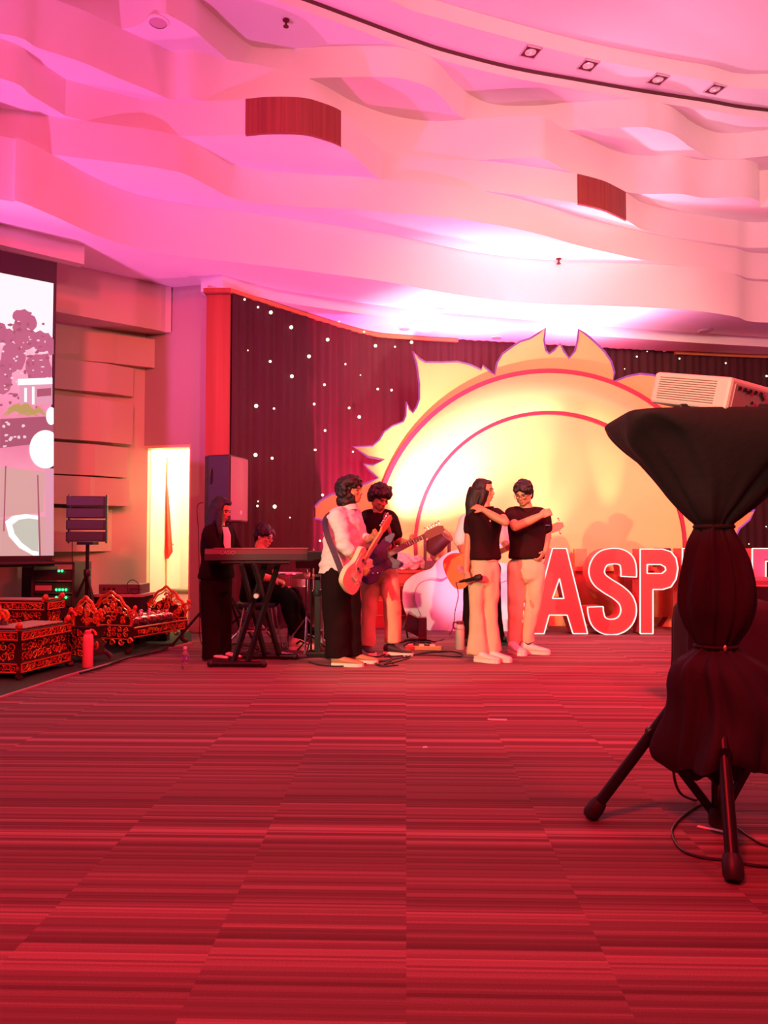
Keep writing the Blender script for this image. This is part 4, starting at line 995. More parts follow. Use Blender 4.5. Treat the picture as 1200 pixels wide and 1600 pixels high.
limb(mb, [P(333, 830, Y-.05), sR, sR+(eR-sR)*.6, eR, (eR+wR)/2, wR-V3(.02, 0, 0)], [.062, .066, .060, .054, .046, .042]); limb(mb, [P(350, 829, Y+.05), sL, eL, (eL+wL)/2, wL-V3(.02, 0, 0)], [.062, .064, .054, .046, .042])
fuse(mb, 'blazer', black_cloth, K, .009, 3, .009, 7, .9, 22)
# white shirt front in the blazer opening
mb = MB(); c0 = P(341, 822, Y)+fw*.085
pts = [(0, -.01, .035), (-.02, -.08, .045), (-.02, -.16, .045), (0, -.24, .03), (0, -.30, .008)]
side = V3(.50, .86, 0)
rings = []
for dx, dz, w_ in pts:
    c = c0+side*dx+fw*(.045 if dz < -.04 else .0)+V3(0, 0, dz); rings.append([c+side*(w_*math.cos(t))+fw*(.012*math.sin(t)) for t in [2*math.pi*k/12 for k in range(12)]])
mb.rings(rings); mb.build('blouse', white_cloth, K, smooth=True)
pants(K, P(338, 910, Y), fw, [([P(330, 915, Y-.05), P(330, 950, Y-.05), P(331, 985, Y-.05), P(332, 1028, Y-.05)], (.098, .096, .090, .088, .092)), ([P(346, 915, Y+.05), P(348, 950, Y+.05), P(347, 985, Y+.05), P(346, 1024, Y+.04)], (.098, .092, .088, .085, .090))], black_cloth, (.15, .12), top=.10, seed=23, wr=.008)
q = P(327, 1031, Y); shoe('shoe', (q.x-.03, Y-.06, 0), (.95, -.3), .235, (shoe_w, sole_d), K, .045, .055)
q = P(343, 1031, Y); shoe('shoe', (q.x-.02, Y+.03, 0), (.95, -.3), .235, (shoe_w, sole_d), K, .045, .055)

# ---------------------------------------------------------------- drummer, seated
Y = 7.75
D = person('seated drummer in glasses and black clothes bent over the drums behind the keyboard', 413, 1000, Y)
fw = V3(.92, -.38, 0); hf = V3(.88, -.38, -.28)
hd = P(413, 838, Y)
mb = MB(); head(mb, hd, hf)
nb = P(404, 861, Y); hip = P(400, 928, Y+.05)
mb.tube([hd-V3(.02, 0, .03), (hd+nb)/2, nb-V3(0, 0, .03)], [.055, .056, .064], 14)
torso(mb, hip, nb, fw, wd=(.10, .125, .112, .165, .17, .065), dp=(.075, .088, .085, .12, .10, .06))
sR = P(392, 868, Y-.17); eR = P(402, 900, Y-.22); wR = P(428, 905, Y-.28)
sL = P(414, 867, Y+.17); eL = P(425, 893, Y+.12); wL = P(440, 903, Y-.05)
for s1, e1, w1, yy in ((sR, eR, wR, -.06), (sL, eL, wL, .06)):
    limb(mb, [P(403, 865, Y+yy), s1, e1], [.05, .05, .042]); limb(mb, [e1, (e1+w1)/2, w1], [.042, .040, .028])
hand(mb, wR, V3(.9, -.1, -.25), V3(0, .2, -1), -1, 1.1, 1.0); hand(mb, wL, V3(.9, -.3, -.25), V3(0, -.2, -1), 1, 1.1, 1.0)
kR, kL = P(445, 930, Y-.25), P(452, 928, Y+.15); aR, aL = P(467, 990, Y-.20), P(480, 985, Y+.2)
limb(mb, [P(402, 930, Y-.05), kR, aR], [.09, .062, .042]); limb(mb, [P(404, 930, Y+.12), kL, aL], [.09, .062, .042])
fuse(mb, 'body', SKIN, D, .0065, 2)
face_parts(hd, hf, D, glasses=True)
mb = MB(); hair_cap(mb, hd, hf, vol=1.1, fringe=.014); fuse(mb, 'hair', HAIR, D, .008, 2, .009, 35, .6, 31)
mb = MB(); torso(mb, hip, P(404, 860, Y), fw, wd=(.17, .175, .165, .18, .185, .072), dp=(.14, .14, .13, .135, .115, .068), zs=(-.05, .06, .34, .64, .86, 1.0))
for s1, e1, w1, yy in ((sR, eR, wR, -.06), (sL, eL, wL, .06)): limb(mb, [P(403, 866, Y+yy), s1, e1], [.064, .068, .058])
fuse(mb, 't_shirt', black_cloth, D, .009, 3, .010, 7, .9, 32)
MB().tube([nb+V3(.062*math.cos(t), .062*math.sin(t), .008) for t in [i*math.pi/8 for i in range(17)]], .007, 6, cap=False).build('collar', white_cloth, D, smooth=True)
mb = MB(); mb.ell(hip-V3(0, 0, .03), (.17, .17, .13)); limb(mb, [P(402, 932, Y-.05), kR, (kR+aR)/2, aR], [.115, .092, .085, .085]); limb(mb, [P(404, 932, Y+.12), kL, (kL+aL)/2, aL], [.115, .092, .085, .085])
fuse(mb, 'trousers', black_cloth, D, .010, 3, .010, 8, .9, 33)
shoe('shoe', (aR.x-.08, aR.y-.03, 0), (.92, -.35), .29, (shoe_w, sole_w), D, .054, .085); shoe('shoe', (aL.x-.06, aL.y-.03, 0), (.92, -.35), .29, (shoe_w, sole_w), D, .054, .085)
for ank in (aR, aL):
    m = MB(); c = V3(ank.x+.05, ank.y-.12, .065); m.tube([c+V3(-.06, 0, .0), c+V3(-.02, -.01, .03), c+V3(.06, -.02, -.005)], [.008, .010, .006], 6); m.build('shoe_stripe', black_cloth, D, smooth=True)

# ---------------------------------------------------------------- bass player, mostly hidden
Y = 7.95
Bp = person('bass player in white tee, mostly hidden behind the woman holding the microphone', 757, 1006, Y)
fw = V3(.0, -1, 0); hf = V3(-.1, -.9, -.4)
hd = P(752, 781, Y)
mb = MB(); head(mb, hd, hf, s_=.9)
nb = P(753, 802, Y); hip = P(752, 885, Y)
mb.tube([hd+V3(0, .02, -.03), nb-V3(0, 0, .03)], [.055, .064], 14)
torso(mb, hip, nb, fw, wd=(.10, .125, .112, .165, .175, .065), dp=(.075, .088, .085, .115, .09, .06))
sR = P(728, 815, Y); eR = P(719, 850, Y-.03); wR = P(730, 878, Y-.2)
sL = P(779, 815, Y); eL = P(788, 848, Y-.02); wL = P(793, 856, Y-.20)
limb(mb, [P(737, 808, Y), sR, eR], [.05, .05, .042]); limb(mb, [eR, (eR+wR)/2, wR], [.042, .040, .028])
limb(mb, [P(770, 808, Y), sL, eL], [.05, .05, .042]); limb(mb, [eL, (eL+wL)/2, wL], [.042, .038, .028])
hand(mb, wR, V3(.7, -.2, -.6), V3(.2, .8, -.1), -1, .8); hand(mb, wL, V3(.5, -.2, .35), V3(.2, -.7, .5), 1, 1.1)
limb(mb, [P(738, 893, Y), P(736, 945, Y), P(733, 1000, Y)], [.07, .047, .036]); limb(mb, [P(768, 893, Y), P(770, 945, Y), P(778, 998, Y)], [.07, .047, .036])
fuse(mb, 'body', SKIN2, Bp, .0075, 2)
face_parts(hd, hf, Bp, s_=.9)
mb = MB(); hair_cap(mb, hd, hf, s_=.9, vol=1.05, fringe=.014); fuse(mb, 'hair', HAIR, Bp, .009, 2, .008, 35, .6, 41)
mb = MB(); torso(mb, hip, P(753, 801, Y), fw, wd=(.17, .175, .175, .185, .19, .074), dp=(.12, .125, .125, .132, .112, .07), zs=(.0, .1, .36, .64, .86, 1.0))
limb(mb, [P(738, 808, Y), sR, sR+(eR-sR)*.85], [.066, .074, .078]); limb(mb, [P(769, 808, Y), sL, sL+(eL-sL)*.8], [.066, .072, .076])
fuse(mb, 't_shirt', white_cloth, Bp, .010, 3, .010, 7, .9, 42)
pants(Bp, P(752, 890, Y), fw, [([P(738, 895, Y), P(736, 945, Y), P(733, 1003, Y)], (.10, .09, .085, .08)), ([P(768, 895, Y), P(770, 945, Y), P(777, 1000, Y)], (.10, .09, .085, .08))], black_cloth, (.155, .12), top=.10, seed=43, wr=.008)
shoe('shoe', (P(735, 1000, Y).x, Y+.08, 0), (-.1, -1), .27, (shoe_b, sole_d), Bp); shoe('shoe', (P(779, 1000, Y).x-.03, Y+.02, 0), (.85, -.5), .27, (shoe_b, sole_d), Bp)

# ================================================================ guitars
STRAT = [(-.20, -.13), (-.225, 0), (-.20, .13), (-.10, .165), (0, .125), (.06, .118), (.12, .145), (.205, .15), (.215, .125), (.15, .075), (.105, .045), (.105, -.045), (.14, -.07), (.175, -.12), (.16, -.145), (.10, -.14), (.04, -.112), (-.03, -.12), (-.12, -.165)]
TELE = [(-.20, -.12), (-.22, 0), (-.20, .12), (-.10, .16), (0, .118), (.06, .12), (.13, .135), (.165, .10), (.165, .05), (.11, .04), (.11, -.04), (.125, -.07), (.165, -.10), (.155, -.13), (.10, -.14), (.04, -.115), (-.03, -.115), (-.12, -.16)]
def guitar(label, nut, bodyc, nrm, shape, bcol, pgcol, neckcol, group=None, s_=1.0, strap=None, pegs=6, headshape=0):
    """bodyc: centre of the body, nut: where the headstock starts, nrm: towards the viewer of its front"""
    a = (Vector(nut)-Vector(bodyc)); L = a.length; a.normalize(); n = Vector(nrm); n = (n-a*n.dot(a)).normalized(); b = a.cross(n)
    if b.z < 0: b = -b
    c = Vector(bodyc)
    root = thing('electric_guitar', label, 'guitar', c, group); PINV[root.name] = Matrix.Translation(-c)
    W_ = lambda x, y, z=0: c+a*x*s_+b*y*s_+n*z*s_
    m = MB(); ol = catmull([(x, y, 0) for x, y in shape], 4, True); m.prism([W_(p.x, p.y, -.022) for p in ol], n*.044*s_); o = m.build('guitar_body', bcol, root, smooth=False, bevel=.006)
    m = MB(); pg = [(-.06, -.115), (-.02, -.055), (.10, -.045), (.135, -.075), (.14, -.12), (.08, -.115), (.02, -.095)] if shape is STRAT else [(-.02, -.10), (-.04, .0), (.0, .09), (.10, .10), (.10, .045), (.03, .03), (.03, -.045), (.11, -.05), (.13, -.10), (.05, -.10)]
    m.prism([W_(x, y, .0225) for x, y in pg], n*.003); m.build('pickguard', pgcol, root)
    m = MB()
    for x in ((-.02, .045, .09) if shape is STRAT else (-.01, .08)): m.box(W_(x, 0, .026), (.075, .018, .012), Matrix((b, a, n)).transposed())
    m.build('pickups', mat('black_plastic', (.02, .02, .022), .45), root)
    m = MB(); m.box(W_(-.085, 0, .027), (.085, .045, .012), Matrix((b, a, n)).transposed()); m.build('bridge', mat('chrome', (.8, .8, .8), .2, 1), root)
    m = MB(); m.ell(W_(-.10, -.09, .028), (.011,)*3, nu=10, nv=6); m.ell(W_(-.06, -.105, .028), (.011,)*3, nu=10, nv=6); m.build('knobs', mat('chrome', (.8, .8, .8), .2, 1), root, smooth=True)
    x0 = .08; x1 = L/s_; m = MB(); r0 = [W_(x0, y, z) for y, z in ((-.028, .030), (.028, .030), (.026, .012), (-.026, .012))]; r1 = [W_(x1, y, z) for y, z in ((-.021, .030), (.021, .030), (.018, .010), (-.018, .010))]
    m.rings([r0, r1]); nk = m.build('neck', neckcol, root)
    m = MB()
    for k in range(1, 20): x = x1-(x1+.06)*(1-2**(-k/12)); m.box(W_(x, 0, .031), (.042, .0025, .002), Matrix((b, a, n)).transposed())
    m.build('frets', mat('chrome', (.8, .8, .8), .2, 1), nk)
    hs = [(x1, -.021), (x1+.03, -.040), (x1+.13, -.045), (x1+.175, -.030), (x1+.18, .010), (x1+.14, .030), (x1+.03, .034), (x1, .021)]
    m = MB(); m.prism([W_(x, y, .010) for x, y in hs], n*.016*s_); hdk = m.build('headstock', neckcol, root)
    m = MB()
    for k in range(pegs):
        yy = .034 if pegs == 6 else (.034 if k % 2 else -.046)
        x = x1+.03+.13*k/(pegs-1); m.tube([W_(x, yy, .018), W_(x, yy+(.022 if yy > 0 else -.022), .018)], .004, 6); m.ell(W_(x, yy+(.026 if yy > 0 else -.026), .018), (.010, .007, .010), nu=8, nv=6)
    m.build('tuning_pegs', mat('chrome', (.8, .8, .8), .2, 1), hdk, smooth=True)
    m = MB()
    for k in range(6): y = -.016+.0064*k; m.tube([W_(-.085, y*1.3, .036), W_(x1, y, .034)], .0011, 4)
    m.build('strings', mat('chrome', (.8, .8, .8), .2, 1), root)
    if strap:
        m = MB(); sp = catmull(strap[0], 6)
        for p, q in zip(sp, sp[1:]): m.bar(p, q, .006, .05, up=strap[1])
        m.build('strap', strap[2], root)
    return root, W_
maple = mat('orange_maple', (.72, .33, .12), .4, noise_amt=.1, nscale=9); rosew = mat('dark_fretboard', (.13, .045, .03), .6)
cream_g = mat('cream_lacquer', (.82, .66, .42), .3, coat=.5); blue_g = mat('dark_blue_lacquer', (.020, .018, .10), .4, coat=.2); pg_w = mat('white_pickguard', (.82, .68, .56), .35); pg_r = mat('dark_pickguard', (.05, .03, .06), .35)
strap_m = mat('dark_strap', (.03, .02, .05), .7)
Y = 6.62
guitar('cream electric guitar with orange maple neck held by the curly-haired guitarist', P(593, 830, Y-.18), P(558, 888, Y-.32), V3(.955, -.29, .08), TELE, cream_g, pg_w, maple, 'electric guitars', s_=.95,
       strap=([P(538, 905, Y-.33), P(524, 868, Y-.32), P(510, 832, Y-.26), P(509, 810, Y-.12), P(524, 797, Y+.04), P(549, 800, Y+.2)], (1, 0, .3), strap_m))
Y = 7.25
guitar('dark blue electric guitar with long neck held by the guitarist in black tee', P(664, 838, Y-.28), P(592, 874, Y-.27), V3(.05, -.97, .18), STRAT, blue_g, pg_r, rosew, 'electric guitars', s_=1.05,
       strap=([P(616, 856, Y-.20), P(609, 832, Y-.19), P(604, 812, Y-.14), P(598, 801, Y-.02)], (.5, -.8, 0), mat('red_strap', (.30, .03, .06), .6)))
Y = 7.95
guitar('orange bass guitar half hidden between the two singers in front', P(851, 831, Y-.25), P(733, 884, Y-.26), V3(.0, -.98, .15), STRAT, mat('orange_lacquer', (.70, .24, .05), .3, coat=.5), mat('tortoise_guard', (.30, .10, .12), .4), mat('reddish_maple', (.62, .16, .08), .4), 'electric guitars', s_=1.1, pegs=4)
# ================================================================ equipment
blackp = mat('black_plastic', (.02, .02, .022), .45); blackm = mat('black_metal', (.02, .02, .02), .4, .6); chrome = mat('chrome', (.8, .8, .8), .2, 1); rubber = mat('black_rubber', (.015, .012, .012), .5)
mesh_m = mat('speaker_grille', (.05, .045, .05), .55, .3, noise_amt=.5, nscale=250); whitep = mat('white_plastic', (.80, .74, .66), .45); skinb = None
drape_m = mat('black_drape_cloth', (.010, .004, .006), .8, bump=.12, bscale=30)
def rotz(d): d = Vector((d[0], d[1], 0)).normalized(); return Matrix((d, Vector((-d.y, d.x, 0)), Vector((0, 0, 1)))).transposed()

# ---- draped projector stand in the right foreground
cxs, cys = 1.118, 2.82
ST = thing('tripod_stand', 'tall black tripod stand wrapped in gathered black cloth, carrying the white projector', 'stand', (cxs, cys, 0))
feet = [(PZ(1146, 1370, .02)), (PZ(923, 1272, .02)), Vector((1.57, 3.03, .02))]
col_ = Vector((cxs, cys, .66)); low = Vector((cxs, cys, .05))
MB().lathe((cxs, cys, .03), [(.024, 0), (.024, 1.3)], 16).build('pole', blackm, ST, smooth=True)
MB().lathe((cxs, cys, .03), [(.034, 0), (.036, .02), (.036, .06), (.028, .07)], 16).build('hub', blackp, ST, smooth=True)
for i, f_ in enumerate(feet):
    d = (col_-f_).normalized(); lg = MB(); lg.tube([f_+d*.03, f_+d*.20, col_], [.021, .021, .019], 14); L_g = lg.build('leg', blackm, ST, smooth=True)
    m = MB(); m.lathe(f_-d*.012, [(.024, 0), (.031, .012), (.032, .05), (.026, .075)], 16, d); m.build('rubber_foot', rubber, L_g, smooth=True)
    jn = f_+(col_-f_)*.50
    MB().bar(jn, low, .016, .030).build('brace', blackm, ST)
    m = MB(); m.lathe(jn+Vector((-.0, -.022, 0)), [(.020, 0), (.020, .044)], 14, (0, 1, 0)); m.tube([jn+Vector((0, -.027, 0)), jn+Vector((0, -.022, 0))], .006, 8); m.build('joint', blackm, L_g)
# tray
tzp = 1.475
MB().box((cxs+.03, cys, tzp), (.66, .40, .025)).build('tray', blackp, ST, bevel=.005)
# the cloth: rings from the tray edge down to the gathered waist, bulging, tied again, and a skirt
def ringpt(th, rx, ry, sq_, cx_, cy_, z, pl, ph):
    c, s_ = math.cos(th), math.sin(th)
    x = math.copysign(abs(c)**sq_, c)*rx; y = math.copysign(abs(s_)**sq_, s_)*ry
    k = 1+pl*.55*math.sin(th*13+ph)+pl*.8*math.sin(th*5+ph*2+1.3)+pl*.25*math.sin(th*23+ph*1.4)
    return Vector((cx_+x*k, cy_+y*k, z))
prof = [ # z, rx, ry, square, dx, pleat
 (1.489, .30, .16, .45, .06, .0), (1.496, .375, .22, .30, .045, .0), (1.488, .392, .235, .30, .04, .002), (1.455, .390, .235, .34, .04, .006), (1.40, .345, .215, .55, .03, .022), (1.33, .28, .185, .70, .025, .035),
 (1.26, .215, .150, .85, .02, .05), (1.19, .150, .112, .95, .01, .07), (1.13, .090, .075, 1, 0, .09), (1.105, .062, .058, 1, 0, .10), (1.085, .066, .060, 1, 0, .10),
 (1.04, .090, .075, 1, .003, .11), (.97, .112, .09, 1, .01, .12), (.89, .122, .10, 1, .014, .12), (.81, .118, .10, 1, .010, .12), (.74, .098, .085, 1, .005, .11), (.685, .072, .065, 1, 0, .10), (.665, .066, .06, 1, 0, .10),
 (.64, .095, .085, 1, 0, .11), (.60, .150, .13, .95, .01, .10), (.54, .185, .16, .95, .03, .09), (.48, .205, .18, .92, .05, .09), (.42, .225, .20, .92, .06, .09), (.36, .240, .215, .95, .055, .10), (.315, .250, .22, 1, .05, .11), (.285, .246, .215, 1, .05, .12)]
rings = []
NR = 120
for i, (z, rx, ry, sq_, dx, pl) in enumerate(prof):
    r = []
    for k in range(NR):
        th = 2*math.pi*k/NR; p = ringpt(th, rx, ry, sq_, cxs+dx, cys, z, pl, i*.22)
        wv = .018*noise.noise(Vector((th*1.6, z*6, 2))) if 4 <= i else 0
        p += Vector((math.cos(th), math.sin(th), 0))*wv*(1 if rx > .08 else .3)
        if i >= 22:
            p.z += .030*math.sin(th*3+1.0)*(i-21)/4+.012*math.sin(th*9)*(i-21)/4 + .05*math.cos(th+2.3)*(i-21)/4*-.5
        if i in (3, 4): p.z += .012*math.sin(th*5)
        r.append(p)
    rings.append(r)
# smooth rows
rows = []
for k in range(NR): rows.append(catmull([rg[k] for rg in rings], 4))
rings2 = [[rows[k][j] for k in range(NR)] for j in range(len(rows[0]))]
m = MB(); m.rings(rings2, cap=False)
m.add(rings2[0], [tuple(range(NR))])
m.build('cloth_cover', drape_m, ST, smooth=True, angle=75)
m = MB(); m.rings([[ringpt(2*math.pi*k/80, rx, ry, 1, cxs-.035, cys-.02, z+.01*math.sin(k*.5), .10, 1) for k in range(80)] for z, rx, ry in ((.36, .10, .09), (.30, .105, .095), (.215, .085, .08))], cap=False)
m.build('inner_cloth', drape_m, ST, smooth=True, angle=75)
for z, rx, ry in ((1.098, .060, .055), (.668, .063, .058)):
    m = MB(); m.tube([Vector((cxs+rx*1.1*math.cos(t), cys+ry*1.1*math.sin(t), z)) for t in [i*math.pi/12 for i in range(25)]], .008, 6, cap=False); m.build('tie', drape_m, ST, smooth=True)
m = MB(); m.ell(P(1133, 1013, 2.73), (.006, .006, .012), nu=8, nv=6); m.build('safety_pin', mat('brass', (.8, .6, .3), .3, .8), ST, smooth=True)
# projector
Pc = P(1145, 589, 2.56)                               # near top corner
e2 = Vector((.78, .62, -.02)).normalized(); e1 = Vector((-.62, .76, .24)); e1 = (e1-e2*e1.dot(e2)).normalized(); e3 = e1.cross(e2); 
if e3.z < 0: e3 = -e3
PR = thing('projector', 'white projector with louvred side tilted up on the draped tripod stand', 'projector', Pc+e1*.15+e2*.18-e3*.13)
PINV[PR.name] = Matrix.Translation(-PR.location)
LW, LD, LH = .30, .37, .112
Rm = Matrix((e1, e2, e3)).transposed()
B_ = lambda a, b, c: Pc+e1*a+e2*b-e3*c
m = MB(); m.box(B_(LW/2, LD/2, LH/2), (LW, LD, LH), Rm); m.build('housing', whitep, PR, bevel=.012)
m = MB()
for k in range(10): m.box(B_(LW*.54, -.0008, .018+.0082*k), (LW*.74, .003, .0022), Rm)
m.build('vent_slot_shade', mat('vent_shadow', (.22, .10, .07), .7), PR)  # dark bars laid on the housing paint the shade between the louvres
m = MB(); m.box(B_(-.0012, LD/2, LH*.52), (.003, LD*.86, LH*.70), Rm); m.build('port_panel', mat('pinkish_grey_panel', (.50, .36, .38), .5), PR)
rr = random.Random(4)
for k in range(16):
    a = .05+.30*rr.random(); c_ = .03+.06*rr.random()
    if k < 5: m = MB(); m.box(B_(-.004, .05+k*.035, .030), (.004, .018, .010), Rm)
    else: m = MB(); m.lathe(B_(-.002, a, c_), [(.0055, 0), (.0055, .005)], 10, -e1)
    m.build('port', blackp, PR)
m = MB(); m.lathe(B_(LW*.80, LD*.9, LH+.0), [(.012, 0), (.008, .03)], 10, -e3); m.build('tilt_foot', blackp, PR)
m = MB(); m.lathe(B_(LW*.2, LD*.2, LH+.0), [(.012, 0), (.008, .014)], 10, -e3); m.build('tilt_foot', blackp, PR)
m = MB(); m.box(Vector((cxs+.06, cys-.0, tzp+.035)), (.44, .26, .03)); o = m.build('black_spacer_block', blackp, bevel=.004); tag(origin(o), 'flat black block under the tilted projector on the draped stand', 'block')
# power cable on the floor under the stand
m = MB(); m.tube(catmull([Vector((1.05, 2.80, .33)), P(1055, 1190, 2.8), P(1060, 1235, 2.85), PZ(1085, 1250, .006), PZ(1105, 1251, .006), PZ(1085, 1262, .006), PZ(1062, 1280, .006), PZ(1050, 1300, .006), PZ(1062, 1325, .006), PZ(1090, 1338, .006), PZ(1140, 1345, .006), PZ(1200, 1354, .006), PZ(1290, 1350, .006)], 8), .005, 8)
o = m.build('power_cable', rubber, smooth=True); tag(o, 'thin black power cable curling on the carpet under the draped tripod stand', 'cable')
m = MB(); m.tube(catmull([PZ(1110, 1275, .006), PZ(1150, 1293, .006), PZ(1175, 1310, .006), PZ(1200, 1322, .006), PZ(1260, 1330, .006)], 6), .004, 8); o = m.build('signal_cable', rubber, smooth=True); tag(o, 'thin black cable running right from the tripod stand to the frame edge', 'cable')
def tape(u0, v0, u1, v1, wd_, label, c=(.85, .62, .66)):
    a, b = PZ(u0, v0, 0), PZ(u1, v1, 0); a.z = b.z = .0025; m = MB(); m.bar(a, b, wd_, .003); o = m.build('tape_strip', mat('pale_tape', c, .6)); tag(origin(o), label, 'tape', 'tape strips on the carpet'); return o
tape(762, 1124.5, 792, 1125.5, .022, 'white tape strip on the open carpet in the middle of the floor')
tape(1090, 1292, 1131, 1301, .016, 'pink tape strip on the carpet under the tripod stand', (.85, .30, .42))
m = MB(); q = PZ(664, 1168, 0); m.add([Vector((q.x-.012, q.y-.015, .002)), Vector((q.x+.014, q.y-.01, .002)), Vector((q.x+.010, q.y+.014, .004)), Vector((q.x-.010, q.y+.012, .003))], [(0, 1, 2, 3)]); o = m.build('paper_scrap', mat('pale_tape', (.85, .62, .66), .6)); tag(o, 'tiny pale paper scrap on the carpet below the white tape strip', 'scrap')

# ---- black covered desks at the right edge
ctrl = thing('covered_table', 'long table under a black cloth at the right frame edge', 'table', (3.0, 5.75, 0))
m = MB(); m.box((3.1, 5.75, .76), (1.5, .6, .03)); m.build('tabletop', mat('pinkish_laminate', (.30, .14, .17), .4), ctrl)
rws = []
for z in (.735, .5, .25, .012):
    r = []
    for i in range(160):
        t = i/159*2.4; x, y = (2.37, 6.0-t) if t < .52 else (2.37+(t-.52), 5.46)
        r.append(Vector((x+(.014*math.sin(t*38) if t < .52 else 0)*(1-z), y+(.016*math.sin(t*34+z) if t >= .52 else 0)*(1.2-z), z)))
    rws.append(r)
m = MB(); m.rings(rws, cap=False, closed=False); m.build('skirt_cloth', drape_m, ctrl, smooth=True, angle=80)
for xx, yy in ((2.45, 5.52), (2.45, 6.0), (3.75, 5.52), (3.75, 6.0)): MB().tube([(xx, yy, .0), (xx, yy, .745)], .015, 8).build('leg', blackm, ctrl)
cs = thing('covered_case', 'squat case under loose black cloth behind the draped tripod stand', 'case', (2.12, 5.2, 0))
m = MB(); rws = []
for z, k in ((0.008, 1.06), (.25, 1.0), (.5, .98), (.60, .95), (.655, .86), (.675, .6), (.68, .1)):
    r = []
    for i in range(90):
        th = 2*math.pi*i/90; c, s_ = math.cos(th), math.sin(th)
        x = math.copysign(abs(c)**.35, c)*.30*k; y = math.copysign(abs(s_)**.35, s_)*.22*k
        wv = .022*noise.noise(Vector((th*2.5, z*3, 5)))+.008*math.sin(th*15)*(1-z)
        r.append(Vector((2.12+x+wv*c, 5.2+y+wv*s_, z+.02*noise.noise(Vector((x*6, y*6, 1)))*(z > .5))))
    rws.append(r)
m.rings(rws); m.build('cloth_cover', drape_m, cs, smooth=True, angle=70)

# ---- PA speaker on a tripod by the pillar
def tripod(name, label, c, top, spread, ang0=.3, hub=None, legtop=None):
    t = thing(name, label, 'stand', (c[0], c[1], 0)); lt = legtop or spread*.95
    MB().tube([(c[0], c[1], .12), (c[0], c[1], top)], .018, 12).build('pole', blackm, t, smooth=True)
    MB().lathe((c[0], c[1], lt-.03), [(.03, 0), (.034, .01), (.034, .06), (.026, .07)], 12).build('collar', blackp, t, smooth=True)
    for k in range(3):
        a = ang0+k*2*math.pi/3; f_ = Vector((c[0]+spread*math.cos(a), c[1]+spread*math.sin(a), .015)); h = Vector((c[0], c[1], lt)); d = (h-f_).normalized()
        lg = MB().tube([f_, h], .013, 10).build('leg', blackm, t, smooth=True)
        MB().lathe(f_-d*.01, [(.016, 0), (.020, .012), (.018, .05)], 10, d).build('rubber_foot', rubber, lg, smooth=True)
        MB().bar(f_+(h-f_)*.5, (c[0], c[1], .16), .010, .018).build('brace', blackm, t)
    return t
sc_ = P(352, 815, 7.75); tripod('speaker_stand', 'black tripod stand behind the keyboard player carrying the tall loudspeaker', (sc_.x, 7.75), 1.24, .52, 3.5, legtop=.62)
SPK = thing('loudspeaker', 'tall black loudspeaker with magenta-lit front by the pillar', 'speaker', (sc_.x, 7.75, 1.245))
PINV[SPK.name] = Matrix.Translation(-SPK.location)
sd_ = Vector((.97, -.25, 0)); Rs = rotz(sd_); c0 = Vector((sc_.x, 7.75, 1.245))
def trap(d0, w0, d1, w1, h):
    pass
m = MB(); poly = [(-.17, -.13), (-.10, -.19), (.15, -.205), (.15, .205), (-.10, .19), (-.17, .13)]
m.prism([c0+Rs @ Vector((x, y, 0)) for x, y in poly], (0, 0, .67)); m.build('cabinet', mat('dark_speaker_plastic', (.03, .022, .028), .5), SPK, bevel=.015)
m = MB(); rg = []
for z in (.02, .65): rg.append([c0+Rs @ Vector((.152+.022*math.cos(y/.19*1.4), y, z)) for y in [(-.19+.38*i/12) for i in range(13)]])
m.rings(rg, cap=False, closed=False); m.build('front_grille', mat('magenta_lit_grille', (.22, .12, .16), .5, .2, noise_amt=.3, nscale=250), SPK, smooth=True)  # black grille coloured paler and pinker, magenta stage light put into the colour
m = MB(); m.lathe(c0+Rs @ Vector((.170, .0, .10)), [(.022, 0), (.022, .006), (.015, .008)], 16, sd_); m.build('badge', mat('pale_badge', (.8, .5, .55), .4), SPK, smooth=True)
m = MB(); m.tube([c0+Rs @ Vector((-.06, -.19, .38)), c0+Rs @ Vector((-.06, -.215, .42)), c0+Rs @ Vector((-.06, -.215, .50)), c0+Rs @ Vector((-.06, -.19, .54))], .012, 8); m.build('carry_handle', blackp, SPK, smooth=True)
MB().lathe(c0-Vector((0, 0, .0)), [(.03, -.0), (.03, .02)], 12).build('pole_socket', blackp, SPK)
m = MB(); m.tube(catmull([P(318, 785, 7.7), P(309, 789, 7.7), P(308, 805, 7.7), P(310, 830, 7.7), P(311, 880, 7.7), P(312, 960, 7.75), PZ(315, 1005, .01), PZ(345, 1014, .01)], 6), .004, 6); o = m.build('speaker_cable', rubber, smooth=True); tag(o, 'black cable hanging from the tall loudspeaker down to the floor', 'cable')

# ---- stacked line array on a tripod, left
la = P(137, 850, 7.5); tripod('speaker_stand', 'black tripod stand before the wall bands carrying the stacked speakers', (la.x, 7.5), 1.02, .30, 5.6, legtop=.74)
LA = thing('line_array_speaker', 'black stack of four slim speakers on a tripod beside the screen', 'speaker', (la.x, 7.5, 1.02)); PINV[LA.name] = Matrix.Translation(-LA.location)
ld = Vector((.16, -.98, 0)); Rl = rotz(ld)
for k in range(4):
    z = 1.05+k*.116; m = MB(); poly = [(-.16, -.15), (.0, -.19), (.0, .19), (-.16, .15)]
    m.prism([Vector((la.x, 7.5, z))+Rl @ Vector((x+.08, y, 0)) for x, y in poly], (0, 0, .098)); m.build('speaker_module', blackp, LA, bevel=.008)
    m = MB(); m.box(Vector((la.x, 7.5, z+.049))+Rl @ Vector((.083, 0, 0)), (.008, .33, .082), Rl); m.build('grille', mesh_m, LA)
m = MB()
for k in range(4):
    for sg in (-1, 1): m.box(Vector((la.x, 7.5, 1.05+k*.116+.049))+Rl @ Vector((.0, sg*.178, 0)), (.05, .012, .13), Rl)
